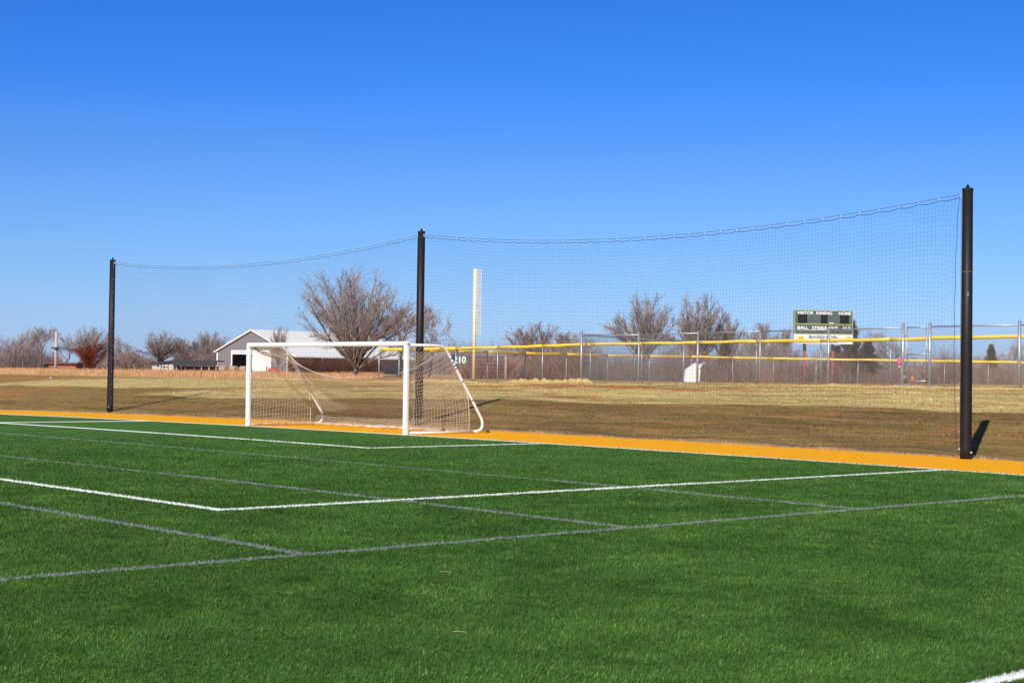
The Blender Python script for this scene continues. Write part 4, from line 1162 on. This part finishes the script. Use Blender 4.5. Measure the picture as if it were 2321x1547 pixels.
# rust shrub
p = atg(205, 255, 1.85); shrub = empty('rust_red_shrub', p, 'dark rust-red leafy shrub left of the farthest black pole', 'shrub')
rg = random.Random(9); seg = []; st = []
Hs = at(205, 783, 255).z-p.z
for k in range(30):
    a = rg.uniform(0, 6.28); sp = rg.uniform(0, .95); d = Vector((math.cos(a)*sp, math.sin(a)*sp, 1)).normalized(); L = Hs*rg.uniform(.8, 1.15)*(1 if sp < .5 else .95)
    base = Vector((math.cos(a), math.sin(a), 0))*rg.uniform(0, .5); st.append((base, base+d*L, .04, .015))
    for _ in range(130):
        f = rg.random()**.7; q = base+d*L*f+Vector((rg.gauss(0, .22), rg.gauss(0, .22), rg.gauss(0, .15))); e = q+(d+Vector((rg.gauss(0, .4), rg.gauss(0, .4), .2))).normalized()*rg.uniform(.1, .3)
        seg.append((q, e, .035, .008))
for nm, sgs, mt_ in (('stems', st, M['bark_dark']), ('foliage', seg, M['rust_leaf'])):
    o = bpy.data.objects.new(nm, seg_mesh(nm, sgs, mt_, 3)); COL.objects.link(o); o.parent = shrub

# tall dry grass beyond the slope (left) and tufts
def blades(name, label, n, posf, hf, wid, mat, seed, lean=.25):
    rg = random.Random(seed); V = []; Fa = []
    for k in range(n):
        x, y = posf(rg); z = hz(x, y); h = hf(rg, x, y); a = rg.uniform(0, 3.14); w_ = wid*rg.uniform(.6, 1.3)
        dx, dy = math.cos(a)*w_, math.sin(a)*w_; lx, ly = rg.gauss(0, lean)*h, rg.gauss(0, lean)*h
        i = len(V); V += [(x-dx, y-dy, z-.02), (x+dx, y+dy, z-.02), (x+lx, y+ly, z+h)]; Fa.append((i, i+1, i+2))
    o = np_mesh(name, V, Fa, mat, None, 3); tag(o, label, 'grass', kind='stuff'); return o
def pg1(rg):
    px = rg.uniform(-60, 870); D = 100+rg.random()**.8*150; p = at(px, 840, D); return p.x, p.y
blades('dry_grass', 'tall dry tan grass on the flat land beyond the slope at left', 120000, pg1,
       lambda rg, x, y: rg.uniform(.1, .5)*(.75+.8*mnoise.noise(Vector((x*.16, y*.16, 5))))*sstep(24, 34, y+3*mnoise.noise(Vector((x*.1, y*.1, 0))))+.01, .012, M['drygrass'], 3)
blades('grass_fringe', 'short dry grass fringe along the back edge of the orange border', 16000,
       lambda rg: (rg.uniform(-32, 26), BK+abs(rg.gauss(0, .22))), lambda rg, x, y: rg.uniform(.03, .12)*(.6+mnoise.noise(Vector((x*.8, 0, 0)))), .006, M['drygrass'], 4, .5)

def slope_pos(n, rgn):
    px = rgn.uniform(-120, 2440, n); D = 38+rgn.random(n)**1.15*62
    return px, D
rgn = np.random.default_rng(12); n = 300000; px, D = slope_pos(n, rgn)
dr = _fw[None, :]+_r2[None, :]*((px-PW/2)/F)[:, None]; P = CAM[None, :]+dr*D[:, None]
k = (P[:, 1] > BK+.15) & (P[:, 1] < 36); P = P[k]; n = len(P)
gxs = np.arange(-75, 45, .5); gys = np.arange(3, 38, .5); HG = np.array([[hz(float(a), float(c)) for a in gxs] for c in gys])
def hgrid(x, y):
    fx = np.clip((x-gxs[0])/.5, 0, len(gxs)-1.001); fy = np.clip((y-gys[0])/.5, 0, len(gys)-1.001); i = fx.astype(int); j = fy.astype(int); u = fx-i; v = fy-j
    return HG[j, i]*(1-u)*(1-v)+HG[j, i+1]*u*(1-v)+HG[j+1, i]*(1-u)*v+HG[j+1, i+1]*u*v
z = hgrid(P[:, 0], P[:, 1]); a = rgn.uniform(0, np.pi, n); big = rgn.random(n)**3; wd = .012+.055*big; h = .008+.022*big*rgn.random(n)
dx, dy = np.cos(a)*wd, np.sin(a)*wd; V = np.zeros((n, 3, 3))
V[:, 0] = np.stack([P[:, 0]-dx, P[:, 1]-dy, z-.015], 1); V[:, 1] = np.stack([P[:, 0]+dx, P[:, 1]+dy, z-.015], 1); V[:, 2] = np.stack([P[:, 0]+rgn.normal(0, .02, n), P[:, 1]+rgn.normal(0, .02, n), z+h], 1)
o = np_mesh('slope_grass', V.reshape(-1, 3), np.arange(3*n).reshape(-1, 3), M['land_tuft'], None, 3); tag(o, 'sparse short winter grass and clods over the whole slope', 'grass', kind='stuff')

# ------------------------------------------------------------------ farm buildings at left
class Fr:
    """local frame: origin, rotation about z"""
    def __init__(s, o, ang): s.o = Vector(o); s.x = Vector((math.cos(ang), math.sin(ang), 0)); s.y = Vector((-math.sin(ang), math.cos(ang), 0)); s.M = Matrix.Rotation(ang, 3, 'Z')
    def p(s, x, y, z): return s.o+s.x*x+s.y*y+uz*z
    def box(s, b, x0, x1, y0, y1, z0, z1): b.box(s.p((x0+x1)/2, (y0+y1)/2, (z0+z1)/2), (x1-x0, y1-y0, z1-z0), M=s.M)
# barn : gable towards the camera-left, ridge running back to the right
D = 300.0; ppm = F/D
side_az = YAW-R(35.8)            # world rotation: direction (-sin, cos) is the ridge direction
rd = Vector((-math.sin(side_az), math.cos(side_az), 0)); gx = Vector((math.cos(side_az), math.sin(side_az), 0))
gc = at(570, 842, D); bz = 1.75
O = Vector((gc.x, gc.y, bz)); 
hw = 0
# half width so that the left eave falls on px 491
def pxof(p):
    d = Vector(p)-Vector(CAM); dep = d.dot(Vector(_fw)); return PW/2+F*d.dot(Vector(_r2))/dep, PH/2-F*d.dot(Vector(_u2))/dep
for k in range(200):
    hw = 5+k*.05
    if pxof(O-gx*hw)[0] < 491: break
fr = Fr(O, side_az)
barn = empty('barn', O, 'big grey metal barn with a white roof and white trim, behind the goal', 'barn')
def zof(py, p): 
    d = Vector((p.x, p.y, 0))-Vector(CAM); dep = d.dot(Vector(_fw)); return at(570, py, dep).z
ez = (at(491, 797, (O-gx*hw-Vector(CAM)).dot(Vector(_fw))).z)-bz; rz_ = at(570, 749, D).z-bz; LB = 34.0
# walls with a door opening in the gable (pieces)
d0, d1, dh = None, None, None
def gxat(px):
    lo, hi = -hw, hw
    for _ in range(40):
        mid = (lo+hi)/2
        if pxof(O+gx*mid)[0] < px: lo = mid
        else: hi = mid
    return lo
da, db, dcl = gxat(526), gxat(573), gxat(616); dh = at(540, 797, D).z-bz; 
b = MB()
b.prism([(-hw, -.6), (da, -.6), (da, dh), (-hw, dh)], .15, O, gx, uz, rd)
b.prism([(db, -.6), (hw, -.6), (hw, dh), (db, dh)], .15, O, gx, uz, rd)
b.prism([(-hw, dh), (hw, dh), (hw, ez), (0, rz_), (-hw, ez)], .15, O, gx, uz, rd)
# vertical ribs of the metal siding
x = -hw+.3
while x < hw:
    top_ = ez+(rz_-ez)*(1-abs(x)/hw); z0_ = dh if da-.05 < x < db+.05 else 0
    b.prism([(x-.03, z0_), (x+.03, z0_), (x+.03, top_-.15), (x-.03, top_-.15)], .03, O-rd*.03, gx, uz, rd); x += .9
fr.box(b, hw-.15, hw, .15, 6.0, -.6, ez-.05); fr.box(b, hw-.15, hw, 9.2, LB, -.6, ez-.05); fr.box(b, hw-.15, hw, 6.0, 9.2, 2.6, ez-.05)
fr.box(b, -hw, -hw+.15, .15, LB, -.6, ez-.05); fr.box(b, -hw+.15, hw-.15, LB-.15, LB, -.6, ez-.05)
b.build('walls', M['siding'], barn)
b = MB(); fr.box(b, -hw+.2, hw-.2, 12, 12.1, -.4, ez-.1); fr.box(b, -hw+.2, hw-.2, .2, 12, -.5, -.1); b.build('interior', M['dark'], barn)
b = MB(); ov = .45
for s in (-1, 1):
    oo = ov if s < 0 else 2.3; e = Vector((s*(hw+oo), 0, ez-oo*(rz_-ez)/hw))
    V = []
    for (yy_) in (-ov, LB+ov):
        for (xx_, zz_) in ((0, rz_+.02), (e.x, e.z+.02), (e.x, e.z+.24), (0, rz_+.26)):
            V.append(fr.p(xx_, yy_, zz_))
    b.add(V, [(0, 1, 2, 3), (7, 6, 5, 4), (0, 4, 5, 1), (1, 5, 6, 2), (2, 6, 7, 3)] if s > 0 else [(3, 2, 1, 0), (4, 5, 6, 7), (1, 5, 4, 0), (2, 6, 5, 1), (3, 7, 6, 2)])
b.build('roof', M['roof_white'], barn)
b = MB()
fr.box(b, -hw-.03, -hw+.32, -.05, .0, -.4, ez); fr.box(b, hw-.32, hw+.03, -.05, .0, -.4, ez)
fr.box(b, da-.3, da, -.06, .0, -.3, dh+.35); fr.box(b, da, dcl, -.06, .0, dh+.05, dh+.35)
b.build('trim', M['trim'], barn)
b = MB(); fr.box(b, da, db-.02, -.02, .06, dh-.42, dh-.02); b.build('door_header', M['trim'], barn)
b = MB(); fr.box(b, db, dcl, -.22, -.12, -.2, dh); 
b.build('sliding_door', M['roof_white'], barn)
b = MB(); fr.box(b, hw-.02, hw+.06, 5.8, 6.1, -.3, 2.8); fr.box(b, hw-.02, hw+.06, 9.1, 9.4, -.3, 2.8); b.build('side_door_frame', M['trim'], barn)

# dark-roofed shed
D = 270; b0 = atg(416, D, 1.6)
shed = empty('low_shed', b0, 'long low shed with a black roof and pale end wall, left of the barn', 'shed')
def X_(px, D=D): return (px-416)*D/F
fr2 = Fr(b0, YAW); zz = lambda py, D=270: at(416, py, D).z-b0.z
b = MB(); fr2.box(b, X_(344), X_(393), 0, 6, -.4, zz(823)); fr2.box(b, X_(397), X_(492), 5.2, 5.5, -.4, zz(829)); b.build('walls', M['shed_wall'], shed)
b = MB()
b.prism([(X_(340), zz(825)), (X_(392), zz(820)), (X_(392), zz(816.5)), (X_(340), zz(822))], 7.0, fr2.o-fr2.y*.5, fr2.x, uz, fr2.y)
b.prism([(X_(392)+.02, zz(828)), (X_(493), zz(827)), (X_(493), zz(815.5)), (X_(392)+.02, zz(815))], .3, fr2.o-fr2.y*.6, fr2.x, uz, fr2.y)
fr2.box(b, X_(392)+.03, X_(493), -.25, 6.4, zz(818), zz(815.5)); b.build('roof', M['shed_roof'], shed)
for px in (400, 420, 440, 457, 474, 490):
    b = MB(); fr2.box(b, X_(px)-.1, X_(px)+.1, -.2, 0, -.4, zz(828)); b.build('porch_post', M['rust_pipe'] if px in (420, 440) else M['wood'], shed)
b = MB()
for px in (365, 372, 381): fr2.box(b, X_(px)-.05, X_(px)+.05, -.05, -.005, -.3, zz(824))
fr2.box(b, X_(365)+.06, X_(372)-.06, -.045, -.005, zz(832)-.05, zz(832)+.05); fr2.box(b, X_(372)+.06, X_(381)-.06, -.045, -.005, zz(832)-.05, zz(832)+.05)
b.build('door_frame', M['dark'], shed)
b = MB(); fr2.box(b, X_(358)-.15, X_(358)+.15, -.04, -.005, zz(832), zz(828)); b.build('window', M['dark'], shed)

# weathered red building far left
D = 290; b0 = atg(134, D, 1.8); rb = empty('red_outbuilding', b0, 'low weathered red outbuilding behind the dry grass at left', 'outbuilding')
fr3 = Fr(b0, YAW); zz = lambda py: at(134, py, D).z-b0.z
b = MB(); fr3.box(b, (103-134)*D/F, (172-134)*D/F, 0, 5, -.5, zz(824)); b.build('walls', M['red_wall'], rb)
b = MB(); fr3.box(b, (97-134)*D/F, (177-134)*D/F, -.5, 5.5, zz(824)+.003, zz(821)); b.build('roof', M['rust_pipe'], rb)
b = MB(); fr3.box(b, (98-134)*D/F, (110-134)*D/F, -.06, -.004, -.3, zz(826)); b.build('doorway', M['dark'], rb)

# utility pole and lamp post
D = 262; q = atg(126, D, 1.8); up_ = empty('utility_pole', q, 'pale wooden utility pole with a crossarm between the left bare trees', 'utility pole')
zt = at(126, 752, D).z; za_ = at(126, 788, D).z
b = MB(); b.tube([q-uz*.5, Vector((q.x, q.y, zt))], [.26, .20], 10); b.build('pole', M['pole_wood'], up_, smooth=True)
b = MB(); f = Fr(q, YAW); f.box(b, -.75, .55, -.28, -.2, za_-q.z-.12, za_-q.z+.05); b.lathe([(.18, -.25), (.28, -.1), (.22, .1)], 10, Vector((q.x, q.y, za_-.05))+f.x*.1-f.y*.4); b.build('crossarm', M['dark'], up_)
q = atg(35, D, 1.8); lp = empty('lamp_post', q, 'thin dark lamp post with a flat arm at the far left', 'lamp post')
zt = at(35, 790, D).z; f = Fr(q, YAW)
b = MB(); b.tube([q-uz*.5, Vector((q.x, q.y, zt))], .07, 8); b.build('post', M['shed_roof'], lp)
b = MB(); f.box(b, 0, 1.0, -.12, .12, zt-q.z-.1, zt-q.z+.03); b.build('lamp_head', M['shed_roof'], lp)

# hay bales
for k, (px, lb) in enumerate(((507, 'round hay bale left of the other two, in front of the barn corner'), (529, 'middle round hay bale in front of the barn'), (553, 'round hay bale nearest to the goal post, in front of the barn'))):
    D = 255; q = atg(px, D, 1.65); r = .52
    bale = empty('hay_bale', q, lb, 'hay bale', 'round hay bales by the barn')
    b = MB(); f = Fr(q, YAW+R(50)); c0 = q+uz*(r*.9); n = 20
    prof = [(r*.93, -.75), (r, -.68), (r*1.0, .68), (r*.93, .75)]
    V = []
    for (rr_, yy_) in prof:
        for i in range(n): a = 2*math.pi*i/n; V.append(c0+f.x*rr_*math.cos(a)+uz*rr_*math.sin(a)+f.y*yy_)
    Fs = [tuple(range(n)), tuple(range(4*n-1, 3*n-1, -1))]
    for r_ in range(3):
        for i in range(n): j = (i+1) % n; Fs.append((r_*n+i, (r_+1)*n+i, (r_+1)*n+j, r_*n+j))
    b.add(V, Fs); b.build('bale', M['hay'], bale)
# red farm wagon
D = 215; q = atg(620, D, 1.6); wg = empty('farm_wagon', q, 'small red farm wagon in the dry grass seen through the goal net', 'wagon')
f = Fr(q, YAW+R(10))
b = MB(); f.box(b, -.8, .75, -.45, .45, .28, .62); f.box(b, -.8, -.74, -.45, .45, .625, .85); b.build('bed', M['red'], wg)
for (x, y) in ((-.5, -.5), (.5, -.5), (-.5, .5), (.5, .5)):
    b = MB(); c0 = f.p(x, y, .2); b.tube([c0-f.y*.05, c0+f.y*.05], .2, 12); b.build('wheel', M['strap'], wg)
b = MB(); b.tube([f.p(.75, 0, .35), f.p(1.5, 0, .2)], .03, 6); b.build('drawbar', M['red'], wg)
# wood farm fence posts near it
fw = empty('farm_fence', atg(605, 220, 1.5), 'dark low post-and-rail fence in front of the barn', 'fence')
for px in (604, 626, 640, 655, 672):
    b = MB(); q = atg(px, 220, 1.5); b.tube([q-uz*.3, q+uz*.95], .06, 6); b.build('fence_post', M['shed_roof'], fw)
for z in (.5, .85):
    b = MB(); b.tube([atg(604, 220, 1.5)+uz*z, atg(672, 220, 1.5)+uz*z], .03, 5); b.build('rail', M['shed_roof'], fw)

# rail panel and small grey shed right of the goal
D = 116; q0 = at(1062, 856, D); q1 = at(1144, 858, D)
rp_ = empty('pipe_rail_panel', q0, 'dark red pipe rail panel beside the foul pole', 'livestock panel')
zs = [pz(1100, y, D) for y in (809, 818, 826, 834, 842, 850)]
for z in zs:
    b = MB(); b.tube([Vector((q0.x, q0.y, z)), Vector((q1.x, q1.y, z))], .045, 6); b.build('rail', M['rust_pipe'], rp_)
for t in (0, .33, .62, 1):
    b = MB(); p = q0.lerp(q1, t); b.tube([Vector((p.x, p.y, .9)), Vector((p.x, p.y, zs[0]+.05))], .035, 6); b.build('upright', M['rust_pipe'], rp_)
q = at(1146, 858, D-.5); b = MB(); b.tube([Vector((q.x, q.y, .9)), Vector((q.x, q.y, pz(1146, 806, D)))], .10, 8); o = b.build('wooden_post', M['wood'], smooth=True); tag(o, 'thick pale wooden post at the right end of the rail panel', 'post')
D = 145; q = atg(1198, D, 1.3); gs_ = empty('grey_outbuilding', q, 'small pale grey outbuilding behind the fences, under the bare tree right of the foul pole', 'outbuilding'); f = Fr(q, YAW+R(8))
b = MB(); hh = pz(1198, 803, D)-q.z; f.box(b, -1.15, 1.15, 0, 2, -.5, hh); b.build('walls', simple('pale_grey_wall', (.36, .33, .32), .8, .1), gs_)
b = MB(); f.box(b, -1.3, 1.3, -.2, 2.2, hh+.002, hh+.12); b.build('roof', M['shed_wall'], gs_)
b = MB(); f.box(b, -.9, -.1, -.03, -.003, -.4, hh*.45); b.build('opening', M['dark'], gs_)

# bits of litter and straw on the turf, stones on the slope
lr_ = random.Random(4)
for (px, py, lb) in ((1010, 1301, 'thin straw stem lying on the turf near the centre of the foreground'), (1040, 1438, 'lone straw stem lying on the turf lower in the foreground')):
    q = ground_hit(px, py); b = MB(); b.tube([q+Vector((-.035, -.03, .022)), q+Vector((0, 0, .026)), q+Vector((.04, .03, .022))], .0022, 4); o = b.build('dry_straw', M['strawm']); tag(o, lb, 'straw')
q = ground_hit(115, 857); b = MB(); b.lathe([(.04, -.02), (.10, .02), (.07, .05), (.02, .065)], 7, q); o = b.build('white_rag', M['tarp']); tag(o, 'small white scrap on the slope at the far left', 'scrap')
